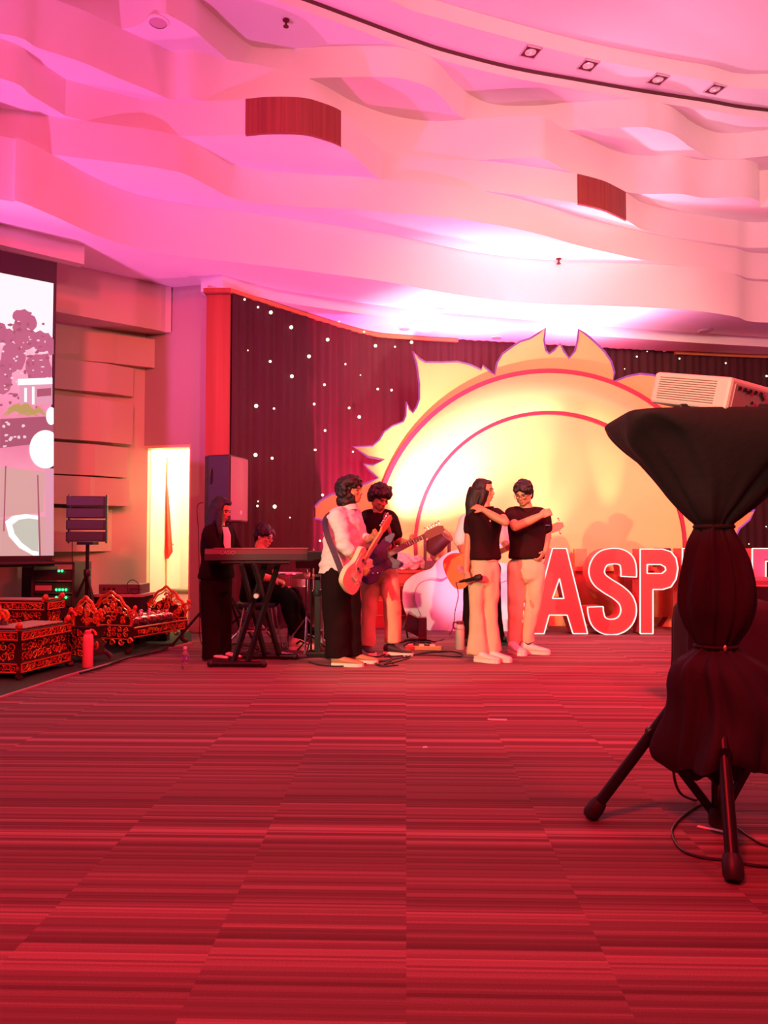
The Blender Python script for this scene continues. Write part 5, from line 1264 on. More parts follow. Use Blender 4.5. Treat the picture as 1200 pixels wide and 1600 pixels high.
m.build('rigging_plates', blackm, LA)
MB().box((la.x, 7.5, 1.034), (.16, .14, .028)).build('base_plate', blackm, LA)
m = MB(); m.tube(catmull([P(113, 846, 7.45), P(113, 865, 7.42), P(114, 900, 7.4), P(116, 930, 7.4), PZ(118, 1000, .02)], 6), .004, 6); o = m.build('speaker_cable', rubber, smooth=True); tag(o, 'thin cable hanging from the stacked line array speaker', 'cable')

# ---- green-black floor mat on the left with its edge strip
edge = [(-60,1112),(0,1092),(50,1076),(107,1057),(150,1045),(185,1035),(260,1015),(300,1005)]
ep = [PZ(u, v, 0) for u, v in edge]
wl0 = wallpt(300); m = MB(); poly = [Vector((p.x, p.y, .001)) for p in ep]+[Vector((wl0.x, wl0.y-.01, .001)), Vector((d0.x-.1, d0.y-.0, .001)), Vector((-3.3, 9.0, .001)), Vector((-4.4, 8.1, .001)), Vector((-6.0, 6.5, .001)), Vector((-6.0, 4.6, .001))]
m.prism(poly, (0, 0, .010)); o = m.build('floor_mat', mat('dark_green_turf', (.030, .085, .035), .95, noise_amt=.4, nscale=60, bump=.3, bscale=200)); tag(o, 'large dark green mat along the left wall under the gamelan instruments', 'mat')
m = MB()
for a, b in zip(ep, ep[1:]): m.bar(Vector((a.x, a.y, .008)), Vector((b.x, b.y, .008)), .03, .014)
o = m.build('edge_strip', mat('pinkish_edge_strip', (.45, .22, .24), .6)); tag(o, 'thin pinkish strip along the edge of the dark green mat', 'strip')

# ---- equipment rack with green lights
RK = thing('equipment_rack', 'black equipment rack with rows of green lights below the screen', 'rack', (P(98, 900, 7.6).x, 7.6, 0))
x0, x1 = P(66, 900, 7.6).x, P(128, 900, 7.6).x; xc = (x0+x1)/2
for xx in (x0, x1): MB().box((xx, 7.6, .43), (.025, .40, .84)).build('side_panel', mat('dark_rack_metal', (.06, .04, .045), .5, .4), RK)
for zz in (.03, .84): MB().box((xc, 7.6, zz), (x1-x0, .40, .025)).build('shelf', mat('dark_rack_metal', (.06, .04, .045), .5, .4), RK)
for k, zz in enumerate((.12, .24, .36, .48, .60, .72)):
    u_ = MB().box((xc, 7.57, zz), (x1-x0-.03, .34, .095)).build('amplifier', mat('rack_unit_black', (.025, .018, .02), .5), RK)
    if k in (4,):
        MB().box((xc-.09, 7.398, zz), (.16, .004, .05)).build('label_panel', mat('pinkish_grey_panel', (.50, .36, .38), .5), u_)
def led(u, v):
    q = P(u, v, 7.385); m = MB(); m.ell(q, (.012, .006, .012), nu=10, nv=6); m.build('green_light', emis('green_led', (.02, 1, .18), 5), RK, smooth=True)
for u in (92, 97): led(u, 892)
for v in (921.5, 933.5):
    for u in (88, 93, 98, 103): led(u, v)
# cart/table with amplifier and cable
TB = thing('side_table', 'low table with dark skirt beneath the wall bands', 'table', (P(190, 930, 8.0).x, 8.0, 0))
x0, x1 = P(150, 930, 8.0).x, P(233, 930, 8.0).x
MB().box(((x0+x1)/2, 8.0, .50), (x1-x0, .45, .025)).build('tabletop', mat('pale_table_edge', (.45, .30, .25), .5), TB)
MB().box(((x0+x1)/2, 7.99, .245), (x1-x0-.03, .40, .485)).build('skirt_cloth', drape_m, TB, bevel=.01)
xa, xb = P(163, 920, 8.0).x, P(227, 920, 8.0).x
AM = thing('audio_amplifier', 'flat grey amplifier unit lying on the low side table', 'amplifier', ((xa+xb)/2, 8.0, .513))
MB().box(((xa+xb)/2, 8.0, .565), (xb-xa, .30, .095)).build('housing', mat('mauve_grey_metal', (.16, .10, .11), .5, .3), AM, bevel=.006)
for k in range(3): MB().lathe((xa+.06+k*.05, 7.848, .565), [(.014, 0), (.012, .012)], 12, (0, -1, 0)).build('knob', blackp, AM)
m = MB(); m.tube(catmull([P(200, 925, 7.8), P(199, 912, 7.82), P(207, 906, 7.84), P(216, 912, 7.84), P(216, 925, 7.82), P(208, 928, 7.8), P(204, 920, 7.82), P(222, 921, 7.82)], 8), .004, 6); o = m.build('looped_cable', rubber, smooth=True); tag(o, 'looped black cable lying over the grey amplifier', 'cable')
m = MB(); x_ = P(55, 900, 7.9).x; 
EQ = thing('floor_speaker', 'dark boxy speaker on the floor behind the screen legs', 'speaker', (x_, 8.0, 0)); MB().box((x_, 8.0, .40), (.26, .26, .78)).build('cabinet', blackp, EQ, bevel=.01); MB().box((x_, 7.866, .42), (.22, .008, .62)).build('grille', mesh_m, EQ)

# ---- closet: flags on poles, a bench seat
fy = wn*-1
def flagpole(u, D_, top, name, label):
    q = P(u, 900, D_); t = thing(name, label, 'flag', (q.x, D_, 0))
    MB().tube([(q.x, D_, .02), (q.x, D_, top)], .012, 10).build('pole', mat('brass', (.8, .6, .3), .3, .8), t, smooth=True)
    MB().lathe((q.x, D_, top), [(.012, 0), (.022, .02), (.018, .04), (.002, .07)], 10).build('finial', mat('brass', (.8, .6, .3), .3, .8), t, smooth=True)
    MB().lathe((q.x, D_, .005), [(.12, 0), (.12, .02), (.03, .05), (.016, .08)], 20).build('base', mat('brass', (.8, .6, .3), .3, .8), t, smooth=True)
    return t, q
D1 = 9.75
t, q = flagpole(259.5, D1, P(258, 720, D1).z, 'flag', 'red and white flag draped on a pole inside the lit doorway')
def cloth_fold(outline, y, th, name, m_, parent, amp=.02, fr=60):
    # outline: list of (uL, uR, v); builds a hanging folded cloth of real thickness
    rows = []
    N = 24
    for uL, uR, v in outline:
        a, b = P(uL, v, y), P(uR, v, y); r = []
        for i in range(N+1):
            p = a+(b-a)*(i/N); w_ = (b-a).length; r.append(Vector((p.x, p.y-amp*min(1, w_/.1)*math.sin(i/N*math.pi*5+v*.01), p.z)))
        for i in range(N, -1, -1):
            p = r[i]; r.append(Vector((p.x, p.y+th, p.z)))
        rows.append(r)
    m = MB(); m.rings(rows); return m.build(name, m_, parent, smooth=True, angle=70)
cloth_fold([(257.5,259.5,722),(254,261,760),(251.5,264,800),(250,267.5,850),(251,268.5,862),(258,262,873)], D1-.03, .03, 'red_cloth', mat('flag_red', (.80, .09, .05), .7), t)
cloth_fold([(249.5,254,848),(246,255,870),(245.5,253,885),(248,254,895),(252,254.5,903)], D1-.02, .02, 'white_cloth', mat('flag_white', (.85, .82, .74), .7), t)
t, q = flagpole(229, D1-.12, P(229, 716, D1).z, 'flag', 'white flag with dark line emblem hanging just inside the lit doorway')
cloth_fold([(225,228,722),(225,231,760),(224.5,234,800),(224.5,237,850),(225,238.5,900),(226,237,926)], D1-.16, .03, 'white_cloth', mat('flag_white', (.85, .82, .74), .7), t, .018)
m = MB(); ink = mat('emblem_ink', (.10, .05, .05), .7)
for pts in ([(226,792),(228,806),(232,806)], [(226,808),(233,815),(232,830),(226,826),(226,812)], [(227,835),(231,842),(235,835)], [(226,800),(234,822)], [(226,846),(234,852)], [(225,850),(229,862),(235,846)], [(226,856),(234,860)]):
    m.tube([P(u, v, D1-.205) for u, v in pts], .0035, 5)
m.build('emblem', ink, t)
BN = thing('cabinet_bench', 'white cabinet with padded grey seat inside the lit doorway', 'bench', (P(287, 950, 10.0).x, 10.0, 0))
xa = P(269, 920, 9.9).x; MB().box((xa+.24, 10.0, .19), (.46, .36, .38)).build('cabinet', mat('cream_laminate', (.80, .76, .66), .5), BN, bevel=.004)
MB().box((xa+.24, 9.99, .415), (.50, .38, .07)).build('seat_cushion', mat('olive_grey_vinyl', (.22, .20, .13), .5), BN, bevel=.025)
MB().box((xa+.24, 9.812, .24), (.40, .012, .004)).build('drawer_line', mat('pale_table_edge', (.45, .30, .25), .5), BN)

# ---- bottles
def bottle(u, v, D_, label, prof, m1, capm=None, capprof=None, name='bottle', extra=None):
    q = P(u, v, D_); q.z = .012 if extra == 'mat' else .001
    t = thing(name, label, 'bottle', q); PINV[t.name] = Matrix.Translation(-q)
    MB().lathe(q, prof, 24).build('flask', m1, t, smooth=True)
    if capprof: MB().lathe(q, capprof, 20).build('cap', capm, t, smooth=True)
    return t, q
bottle(137, 1044, 6.32, 'tall matte pink flask on the dark mat beside the carved xylophone', [(.040, 0), (.043, .006), (.043, .235), (.036, .262), (.022, .275)], mat('matte_pink_steel', (.78, .28, .30), .45), mat('pink_cap', (.75, .22, .26), .4), [(.024, .268), (.026, .275), (.026, .300), (.02, .306)], extra='mat')
t, q = bottle(719, 1012, 7.55, 'sage grey flask with dark loop lid standing left of the woman in cream trousers', [(.040, 0), (.044, .006), (.044, .215), (.036, .24), (.028, .248)], mat('sage_grey_steel', (.42, .45, .38), .45), mat('maroon_lid', (.14, .02, .04), .4), [(.030, .244), (.036, .248), (.036, .272), (.030, .278)])
MB().tube([q+Vector((-.03, 0, .262)), q+Vector((-.062, 0, .262)), q+Vector((-.068, 0, .235)), q+Vector((-.060, 0, .205)), q+Vector((-.046, 0, .200))], .008, 8).build('loop', mat('maroon_lid', (.14, .02, .04), .4), t, smooth=True)
pet = mat('clear_plastic', (.75, .70, .78), .08, trans=.85)
t, q = bottle(289, 1045, 6.33, 'small clear water bottle with blue label standing on the carpet', [(.026, 0), (.030, .006), (.030, .04), (.027, .05), (.030, .06), (.030, .115), (.026, .135), (.013, .155), (.0125, .168)], pet, mat('white_cap', (.8, .78, .8), .4), [(.0145, .163), (.0145, .180), (.012, .182)])
MB().lathe(q, [(.0308, .068), (.0308, .110)], 24, cap=False).build('label_band', mat('blue_label', (.16, .14, .42), .5), t, smooth=True)
m = MB()
for a in (-.018, -.006, .006, .016): m.tube([q+Vector((a, -.026, .078)), q+Vector((a+.004, -.026, .10))], .0018, 4)
m.build('label_marks', mat('white_cap', (.8, .78, .8), .4), t)

# ---- keyboard on its stand
KY = 6.52
KS = thing('keyboard_stand', 'black double-braced cross keyboard stand on the carpet', 'stand', (P(400, 1030, 6.6).x, 6.6, 0))
ku = lambda u, z, y: Vector((P(u, 900, y).x, y, z))
f1a, f1b = ku(330, .03, 6.42), ku(413, .03, 6.42); f2a, f2b = ku(372, .03, 6.85), ku(462, .03, 6.85)
for a, b in ((f1a, f1b), (f2a, f2b)):
    ft = MB().tube([a, b], .024, 12).build('foot_bar', blackm, KS, smooth=True)
    for e in (a, b): MB().ell(e, (.03, .03, .03), nu=10, nv=8).build('end_cap', rubber, ft, smooth=True)
t1a, t1b = ku(362, .865, 6.85), ku(468, .865, 6.85)
for du in (-10, 12):
    MB().bar(ku(375+du, .03, 6.42), ku(424+du*.9, .86, 6.70), .030, .040).build('strut', blackm, KS)
    MB().bar(ku(425+du, .03, 6.85), ku(386+du*.9, .86, 6.42), .030, .040).build('strut', blackm, KS)
pv = P(401, 931, 6.50); MB().lathe(pv+Vector((0, -.03, 0)), [(.020, 0), (.024, .01), (.024, .05), (.018, .06)], 14, (0, 1, 0)).build('pivot_knob', mat('worn_steel', (.6, .5, .5), .3, .9), KS, smooth=True)
for yy in (6.46, 6.68): MB().tube([ku(345, .872, yy), ku(452, .872, yy)], .014, 8).build('support_rail', blackm, KS, smooth=True)
kd = Vector((.985, .17, 0)).normalized(); kn = Vector((kd.y, -kd.x, 0)); Rk = Matrix((kd, -kn, Vector((0, 0, 1)))).transposed()
ka = P(319, 884, 6.40); ka.z = .89; kb = P(480, 884, 6.58); kb.z = .89; kc = (ka+kb)/2; KL = (kb-ka).length
KB = thing('keyboard', 'black electronic keyboard on the cross stand seen from its back', 'keyboard', kc+Vector((0, .14, 0))); PINV[KB.name] = Matrix.Translation(-KB.location)
W2 = lambda x, y, z: kc+kd*x-kn*y+Vector((0, 0, z))
m = MB(); prof_ = [(0, 0), (0, .055), (.015, .098), (.10, .102), (.17, .07), (.30, .062), (.31, .02), (.30, 0)]
r0 = [W2(-KL/2, y, z) for y, z in prof_]; r1 = [W2(KL/2, y, z) for y, z in prof_]; m.rings([r0, r1]); m.build('case', mat('keyboard_black', (.035, .018, .024), .4), KB, bevel=.004)
m = MB(); m.box(W2(.04, .055, .103), (KL*.92, .09, .006), Rk); m.build('control_panel', mat('keyboard_top', (.35, .14, .18), .3), KB)
for k in range(36): m = MB(); m.box(W2(-KL*.46+KL*.92*(k+.5)/36, .235, .071), (KL*.92/36-.0015, .12, .012), Rk); m.build('white_key', mat('white_key', (.8, .76, .7), .3), KB)
for k in range(36):
    if k % 7 in (2, 6): continue
    m = MB(); m.box(W2(-KL*.46+KL*.92*(k+1)/36, .205, .083), (.011, .075, .016), Rk); m.build('black_key', blackp, KB)
tx = bpy.data.curves.new('brand_text', 'FONT'); tx.body = 'CASIO'; tx.size = .045; tx.extrude = .0015; tx.align_x = 'CENTER'
to = bpy.data.objects.new('tmp', tx); C.objects.link(to); dg = bpy.context.evaluated_depsgraph_get(); dg.update(); tm = bpy.data.meshes.new_from_object(to.evaluated_get(dg)); bpy.data.objects.remove(to)
Mt = Matrix.Translation(W2(-.24, -.003, .052)) @ Matrix((kd, Vector((0, 0, 1)), kn)).transposed().to_4x4(); tm.transform(Mt)
o = bpy.data.objects.new('brand_lettering', tm); C.objects.link(o); tm.materials.clear(); tm.materials.append(mat('mauve_lettering', (.34, .16, .20), .6)); o.parent = KB; o.matrix_parent_inverse = PINV[KB.name]

# ---- drum kit
dr_shell = mat('dark_red_shell', (.16, .02, .03), .3, coat=.4); skin_d = mat('drum_head', (.62, .45, .42), .6); cymb = mat('cymbal_bronze', (.40, .20, .10), .3, 1)
def drum(name, label, c, r, h, ax, shell=dr_shell, stand=True):
    t = thing(name, label, 'drum', (c[0], c[1], 0)); ax = Vector(ax).normalized()
    MB().lathe(c, [(r, 0), (r, h)], 32, ax).build('shell', shell, t, smooth=True)
    MB().lathe(Vector(c)+ax*h, [(r-.003, 0), (r-.004, .004)], 32, ax).build('batter_head', skin_d, t)
    for hh in (0, h): 
        m = MB(); a = ax.orthogonal().normalized(); b = ax.cross(a); m.tube([Vector(c)+ax*hh+(a*math.cos(q_)+b*math.sin(q_))*(r+.004) for q_ in [i*math.pi/16 for i in range(33)]], .008, 6, cap=False); m.build('hoop', chrome, t, smooth=True)
    a = ax.orthogonal().normalized(); b = ax.cross(a)
    for k in range(6):
        d_ = a*math.cos(k*math.pi/3)+b*math.sin(k*math.pi/3); MB().tube([Vector(c)+ax*.01+d_*(r+.012), Vector(c)+ax*(h-.01)+d_*(r+.012)], .004, 6).build('tension_rod', chrome, t)
    return t
def tri_legs(t, c, top, r, m_=chrome):
    MB().tube([(c[0], c[1], .10), (c[0], c[1], top)], .011, 8).build('stem', m_, t, smooth=True)
    for k in range(3):
        a = .6+k*2.094; MB().tube([(c[0]+r*math.cos(a), c[1]+r*math.sin(a), .01), (c[0], c[1], .33)], .009, 8).build('leg', m_, t, smooth=True)
sn = P(452, 905, 7.75); t = drum('snare_drum', 'snare drum on a stand in front of the seated drummer', (sn.x, 7.75, .60), .17, .13, (0, 0, 1), mat('steel_shell', (.5, .35, .36), .3, .9)); tri_legs(t, (sn.x, 7.75), .59, .22)
ft = P(516, 905, 7.62); t = drum('floor_tom', 'dark red floor tom beside the guitarist in the white shirt', (ft.x-.0, 7.62, .20), .19, .36, (0, 0, 1))
for k in range(3): a = .3+k*2.094; MB().tube([(ft.x+.21*math.cos(a), 7.62+.21*math.sin(a), .01), (ft.x+.21*math.cos(a), 7.62+.21*math.sin(a), .50)], .008, 8).build('leg', chrome, t, smooth=True)
bd = P(512, 960, 8.05); t = drum('bass_drum', 'bass drum lying on its side behind the curly-haired guitarist', (bd.x-.08, 8.22, .27), .26, .36, (.85, .25, 0), mat('dark_purple_shell', (.06, .02, .05), .3, coat=.4))
for sg in (-1, 1): MB().tube([(bd.x+.12, 8.30+sg*.24, .2), (bd.x+.18, 8.30+sg*.32, .01)], .010, 8).build('spur', chrome, t, smooth=True)
def cymbal(label, u, v, D_, r, tilt, D2=None):
    q = P(u, v, D_); t = thing('cymbal', label, 'cymbal', (q.x, D_, 0), 'cymbals of the drum kit')
    ax = Vector((tilt, -.12, 1)).normalized(); MB().lathe(q, [(r, -.012), (r*.6, .0), (.05, .010), (.035, .028), (.008, .032)], 32, ax, cap=False).build('bronze_plate', cymb, t, smooth=True)
    MB().lathe(q+ax*.03, [(.008, 0), (.012, .01), (.006, .03)], 8, ax).build('wing_nut', chrome, t)
    tri_legs(t, (q.x, D_), q.z, .26)
cymbal('dark cymbal on a stand between the keyboard and the white-shirted guitarist', 489, 865, 8.35, .19, .10)
cymbal('small hi-hat cymbal on a chrome stand before the drummer', 479, 899, 7.38, .15, .02)
th = P(405, 955, 7.75)
t = thing('drum_stool', 'round black drum stool with chrome legs under the drummer', 'stool', (th.x-.05, 7.80, 0))
MB().lathe((th.x-.06, 7.80, .37), [(.16, 0), (.175, .02), (.175, .06), (.16, .075)], 24).build('seat', blackp, t, smooth=True)
MB().tube([(th.x-.06, 7.80, .15), (th.x-.06, 7.80, .37)], .014, 8).build('stem', chrome, t, smooth=True)
for a in (-.5, 1.6, 3.7): MB().tube([(th.x-.06+.30*math.cos(a), 7.80+.30*math.sin(a), .015), (th.x-.06, 7.80, .30)], .012, 8).build('leg', chrome, t, smooth=True)
# chrome-legged stool behind the keyboard stand
t = thing('bar_stool', 'stool with bright chrome legs behind the keyboard stand', 'stool', (P(410, 1000, 7.4).x, 7.4, 0)); 
tl = [P(381, 950, 7.4), P(431, 948, 7.3)]
xs, ys = P(406, 950, 7.42).x, 7.42
MB().box((xs, ys, .44), (.32, .26, .035)).build('seat', mat('dark_speaker_plastic', (.03, .022, .028), .5), t, bevel=.008)
for sx in (-1, 1):
    for sy in (-1, 1): MB().tube([(xs+sx*.13, ys+sy*.10, .42), (xs+sx*.20, ys+sy*.14, .01)], .009, 8).build('leg', chrome, t, smooth=True)
for sy in (-1, 1): MB().tube([(xs-.17, ys+sy*.12, .2), (xs+.17, ys+sy*.12, .2)], .007, 8).build('rung', chrome, t, smooth=True)
# flat-base microphone stand in front of the drums
x_, y_ = P(496, 1005, 7.15).x, 7.15
t = thing('boom_stand', 'black straight stand on a flat base beside the white-shirted guitarist', 'stand', (x_, y_, 0))
MB().box((x_+.05, y_, .02), (.28, .20, .035)).build('base_plate', blackm, t, bevel=.006); MB().box((x_, y_, .46), (.055, .03, .86)).build('upright', blackm, t, bevel=.004)
MB().lathe((x_, y_, .55), [(.04, 0), (.045, .015), (.045, .05), (.035, .06)], 12).build('clutch', blackp, t, smooth=True)
t2 = thing('music_stand', 'black music stand with dark flat desk beside the drums', 'stand', (P(486, 1005, 7.3).x, 7.3, 0))
x_ = P(486, 1005, 7.3).x; MB().tube([(x_, 7.3, .02), (x_, 7.3, .80)], .010, 8).build('stem', blackm, t2); MB().box((x_+.0, 7.29, .88), (.30, .02, .17), Matrix.Rotation(.35, 3, 'X')).build('desk', blackp, t2, bevel=.003)
for a in (0.4, 2.5, 4.6): MB().tube([(x_+.18*math.cos(a), 7.3+.18*math.sin(a), .01), (x_, 7.3, .16)], .007, 6).build('leg', blackm, t2)

# ---- moving heads and lamps
def moving_head(label, u, vb, D_, sc=1.0, z0=None, tilt=.5, grp='moving head stage lights'):
    q = P(u, vb, D_); q.z = z0 if z0 is not None else q.z
    t = thing('moving_head_light', label, 'stage light', q, grp); PINV[t.name] = Matrix.Translation(-q)
    mr = mat('lit_red_black_plastic', (.10, .02, .03), .4)
    MB().box(q+Vector((0, 0, .045*sc)), (.24*sc, .20*sc, .09*sc)).build('base', mr, t, bevel=.01)
    for sg in (-1, 1):
        m = MB(); m.prism([q+Vector((sg*.115*sc+x, y, z)) for x, y, z in ((-.018, -.045*sc, .09*sc), (-.018, .045*sc, .09*sc), (-.018, .055*sc, .25*sc), (-.018, .03*sc, .31*sc), (-.018, -.03*sc, .31*sc), (-.018, -.055*sc, .25*sc))], (.036, 0, 0)); m.build('yoke_arm', mr, t, bevel=.006)
    d = Vector((.5, -.3, tilt)).normalized(); c = q+Vector((0, 0, .26*sc))
    hdm = MB().lathe(c-d*.12*sc, [(.04*sc, 0), (.08*sc, .02*sc), (.09*sc, .10*sc), (.085*sc, .22*sc), (.088*sc, .25*sc)], 20, d).build('lamp_head', mr, t, smooth=True)
    MB().lathe(c+d*.125*sc, [(.070*sc, 0), (.05*sc, .012*sc), (.01*sc, .016*sc)], 20, d).build('lens', mat('dark_glass', (.10, .03, .06), .1), hdm, smooth=True)
    return t
# red-clothed bench behind the guitarists carrying the lamps
RB = thing('red_bench', 'low red-covered bench behind the guitarists in front of the sun', 'bench', (P(620, 950, 9.42).x, 9.42, 0))
xa, xb = P(540, 900, 9.42).x, P(700, 900, 9.42).x
redc = mat('red_bench_cloth', (.42, .03, .03), .7, noise_amt=.15, nscale=10)
MB().box(((xa+xb)/2, 9.43, .69), (xb-xa, .22, .03)).build('bench_top', redc, RB)
m = MB(); m.box(((xa+xb)/2, 9.43, .34), (xb-xa-.04, .17, .67)); m.build('body', redc, RB)
m = MB()
for zz in (.16, .34, .52): m.box(((xa+xb)/2, 9.342, zz), (xb-xa-.05, .006, .012))
m.build('slats', mat('orange_wood', (.55, .22, .08), .5), RB)
moving_head('red-lit moving head lamp on the bench above the cloud, tilted right', 683, 885, 9.42, 1.28, .706)
PB = thing('plastic_bag', 'crumpled pinkish clear plastic bag on the red bench beside the moving head', 'bag', (P(645, 890, 9.42).x, 9.42, .706)); PINV[PB.name] = Matrix.Translation(-PB.location)
mb = MB(); rr = random.Random(9)
for k in range(14): mb.ell(Vector((P(645, 890, 9.42).x+rr.uniform(-.2, .2), 9.42+rr.uniform(-.05, .05), .706+.08+rr.uniform(-.02, .10))), (rr.uniform(.05, .09), .05, rr.uniform(.05, .09)), nu=10, nv=8)
zb0 = .708; mb.v = [(x, y, max(z, zb0)) for x, y, z in mb.v]
fuse(mb, 'sack', mat('pink_plastic_film', (.78, .30, .42), .25, bump=.6, bscale=25), PB, .010, 1, .02, 22, 1, 5)
# dark floor lamps on the carpet right of the guitarists
for (u, vb, D_, w_, h_, lb) in ((646, 997, 8.35, .20, .20, 'dark tilted floor lamp box beside the pink cloud, nearer the guitarist'), (660, 997, 8.25, .09, .26, 'narrow dark upright floor lamp box against the pink cloud')):
    q = P(u, vb, D_); q.z = 0; t = thing('floor_lamp_box', lb, 'stage light', q, 'floor lamps by the cloud')
    Rt = Matrix.Rotation(.45 if w_ > .1 else 0, 3, 'Y'); zc = (.06+h_/2) if w_ > .1 else h_/2+.004
    MB().box(q+Vector((0, 0, zc)), (w_, .18, h_*.9), Rt).build('housing', mat('lit_red_black_plastic', (.10, .02, .03), .4), t, bevel=.01)
    MB().box(q+Vector((0, -.093, zc)), (w_*.7, .004, h_*.6), Rt).build('lens', mat('dark_glass', (.10, .03, .06), .1), t)
    if w_ > .1:
        for sg in (-1, 1): MB().bar(q+Vector((sg*.06, 0, .01)), q+Vector((sg*.09, 0, zc)), .01, .02).build('bracket', blackm, t)
q = P(1146, 860, 9.45); t = thing('par_lamp', 'small lamp with glowing magenta lens above the letter R', 'stage light', (q.x, 9.45, 0)); MB().tube([(q.x, 9.45, .0), (q.x, 9.45, q.z)], .012, 8).build('post', blackm, t)
MB().lathe(q+Vector((0, .03, .03)), [(.03, 0), (.045, .03), (.045, .09)], 16, (0, -1, .15)).build('can', blackp, t, smooth=True); MB().ell(q+Vector((0, -.065, .045)), (.035, .014, .035), nu=14, nv=8).build('lens', emis('magenta_lens', (1, .35, .9), 6), t, smooth=True)

# ---- floor clutter
def cable(label, pts, r=.006, z=.008, grp='black cables on the stage floor'):
    m = MB(); m.tube(catmull([PZ(u, v, z) for u, v in pts], 8), r, 6); o = m.build('floor_cable', rubber, smooth=True); tag(o, label, 'cable', grp)
cable('long black cable looping on the carpet under the white-shirted guitarist', [(482,1034),(500,1039),(530,1041),(560,1038),(585,1034),(620,1029),(660,1021),(700,1018)])
cable('black cable coiled in a small ellipse in front of the black-tee guitarist', [(585,1036),(600,1040),(615,1039),(612,1034),(598,1033),(587,1037),(598,1041),(622,1039)])
cable('black cable hooped beside the pedal strip', [(570,1024),(590,1026),(605,1022),(612,1030),(600,1038),(625,1032),(640,1026),(600,1020)])
cable('black cable sprawling to the right end of the pedal strip', [(600,1026),(640,1024),(680,1024),(715,1026),(722,1022),(700,1017),(660,1020),(630,1028)])
cable('thin black cable running from the keyboard stand to the guitarists', [(440,1030),(470,1028),(500,1026),(520,1030),(545,1020)])
cable('black cable bunched between the keyboard stand and the stool', [(340,1012),(370,1006),(395,1012),(380,1020),(350,1018),(370,1024),(410,1018),(430,1024)])
cable('tangled black cable heap by the floor lamps', [(625,1004),(645,1000),(665,1006),(640,1009),(655,1003),(675,1006),(650,1011),(632,1007),(660,1000),(680,1003)], .008)
PS = thing('pedal_strip', 'long orange pedal strip on the carpet right of the guitarists', 'pedal', (PZ(661, 1014, 0).x, PZ(661, 1014, 0).y, 0))
a, b = PZ(633, 1012, .02), PZ(690, 1013, .02); MB().bar(a, b, .07, .035).build('board', mat('orange_board', (.62, .22, .08), .5), PS, bevel=.004)
for k in (.15, .45, .75): q = a+(b-a)*k; MB().box(q+Vector((0, 0, .026)), (.05, .05, .02)).build('switch', mat('pale_switch', (.8, .5, .4), .5), PS, bevel=.003)
def power_strip(label, u0, v0, u1, v1):
    a, b = PZ(u0, v0, .02), PZ(u1, v1, .02); t = thing('power_strip', label, 'power strip', ((a.x+b.x)/2, (a.y+b.y)/2, 0), 'white power strips on the floor')
    MB().bar(a, b, .055, .036).build('housing', whitep, t, bevel=.004)
    d = (b-a).normalized(); Rr = rotz(d)
    for k in range(4): q = a+(b-a)*((k+.5)/4); MB().box(q+Vector((0, 0, .019)), (.034, .034, .003), Rr).build('socket', mat('socket_grey', (.3, .16, .16), .6), t)
power_strip('white power strip lying in front of the keyboard stand feet', 437, 1021, 463, 1026)
power_strip('white power strip lying just below the drummer\'s shoes', 463, 1010, 492, 1006)
q = PZ(565, 1008, 0); t = thing('adapter_box', 'small white and blue box on the floor between the two guitarists', 'box', q); MB().box(q+Vector((0, .03, .055)), (.12, .07, .09)).build('carton', whitep, t, bevel=.003)
for dx in (-.03, .012, .035): MB().box(q+Vector((dx, -.0065, .058)), (.022, .003, .05)).build('blue_print', mat('blue_label', (.16, .14, .42), .5), t)
# ================================================================ carved gamelan instruments on the mat
carv_dark = mat('carved_dark_wood', (.035, .012, .008), .45, noise_amt=.4, nscale=30)
carv_red = mat('carved_red_gold', (.62, .10, .03), .38, .25, noise_amt=.35, nscale=40)
carv_gold = mat('carved_gold', (.80, .38, .07), .32, .45, noise_amt=.3, nscale=50)
bronze_key = mat('pale_bronze_keys', (.62, .40, .30), .35, .5, noise_amt=.1, nscale=20)
MZ = .011
def scroll(m, o, ex, ez, n, r, turns, th, sgn=1, a0=0):
    """a carved curl lying on a panel: o centre, ex/ez in-plane, n outward"""
    pts = []
    for i in range(15):
        t = i/14; a = a0+sgn*turns*2*math.pi*t; rad = r*(1-.78*t); pts.append(o+ex*rad*math.cos(a)+ez*rad*math.sin(a)+n*th*.6)
    m.tube(pts, [th*(1-.45*i/14) for i in range(15)], 5)
def carve(parent, o, ex, ez, n, w, h, seed, cell=.055, name='carving', mats=None):
    """relief of curls filling a w x h panel whose lower-left corner is o"""
    rr = random.Random(seed); m = MB(); nx = max(1, round(w/cell)); nz = max(1, round(h/cell))
    for i in range(nx):
        for j in range(nz):
            m.mi(0 if rr.random() < .62 else 1)
            c = o+ex*((i+.5)*w/nx+rr.uniform(-.006, .006))+ez*((j+.5)*h/nz+rr.uniform(-.006, .006))
            k = min(w/nx, h/nz)*.5
            scroll(m, c, ex, ez, n, k*rr.uniform(.85, 1.15), rr.uniform(1.0, 1.5), .0055, rr.choice((-1, 1)), rr.uniform(0, 6.28))
            for q in range(2):
                a = rr.uniform(0, 6.28); p = c+ex*math.cos(a)*k*1.05+ez*math.sin(a)*k*1.05; m.ell(p+n*.004, (.009, .009, .009), nu=6, nv=4)
    return m.build(name, mats or [carv_red, carv_gold], parent, smooth=True)
def rim(parent, o, ex, ez, n, w, h, name='frame_moulding', r=.007, mt=None):
    m = MB(); c = [o, o+ex*w, o+ex*w+ez*h, o+ez*h, o]; m.tube([p+n*.004 for p in c], r, 6); return m.build(name, mt or carv_red, parent, smooth=True)
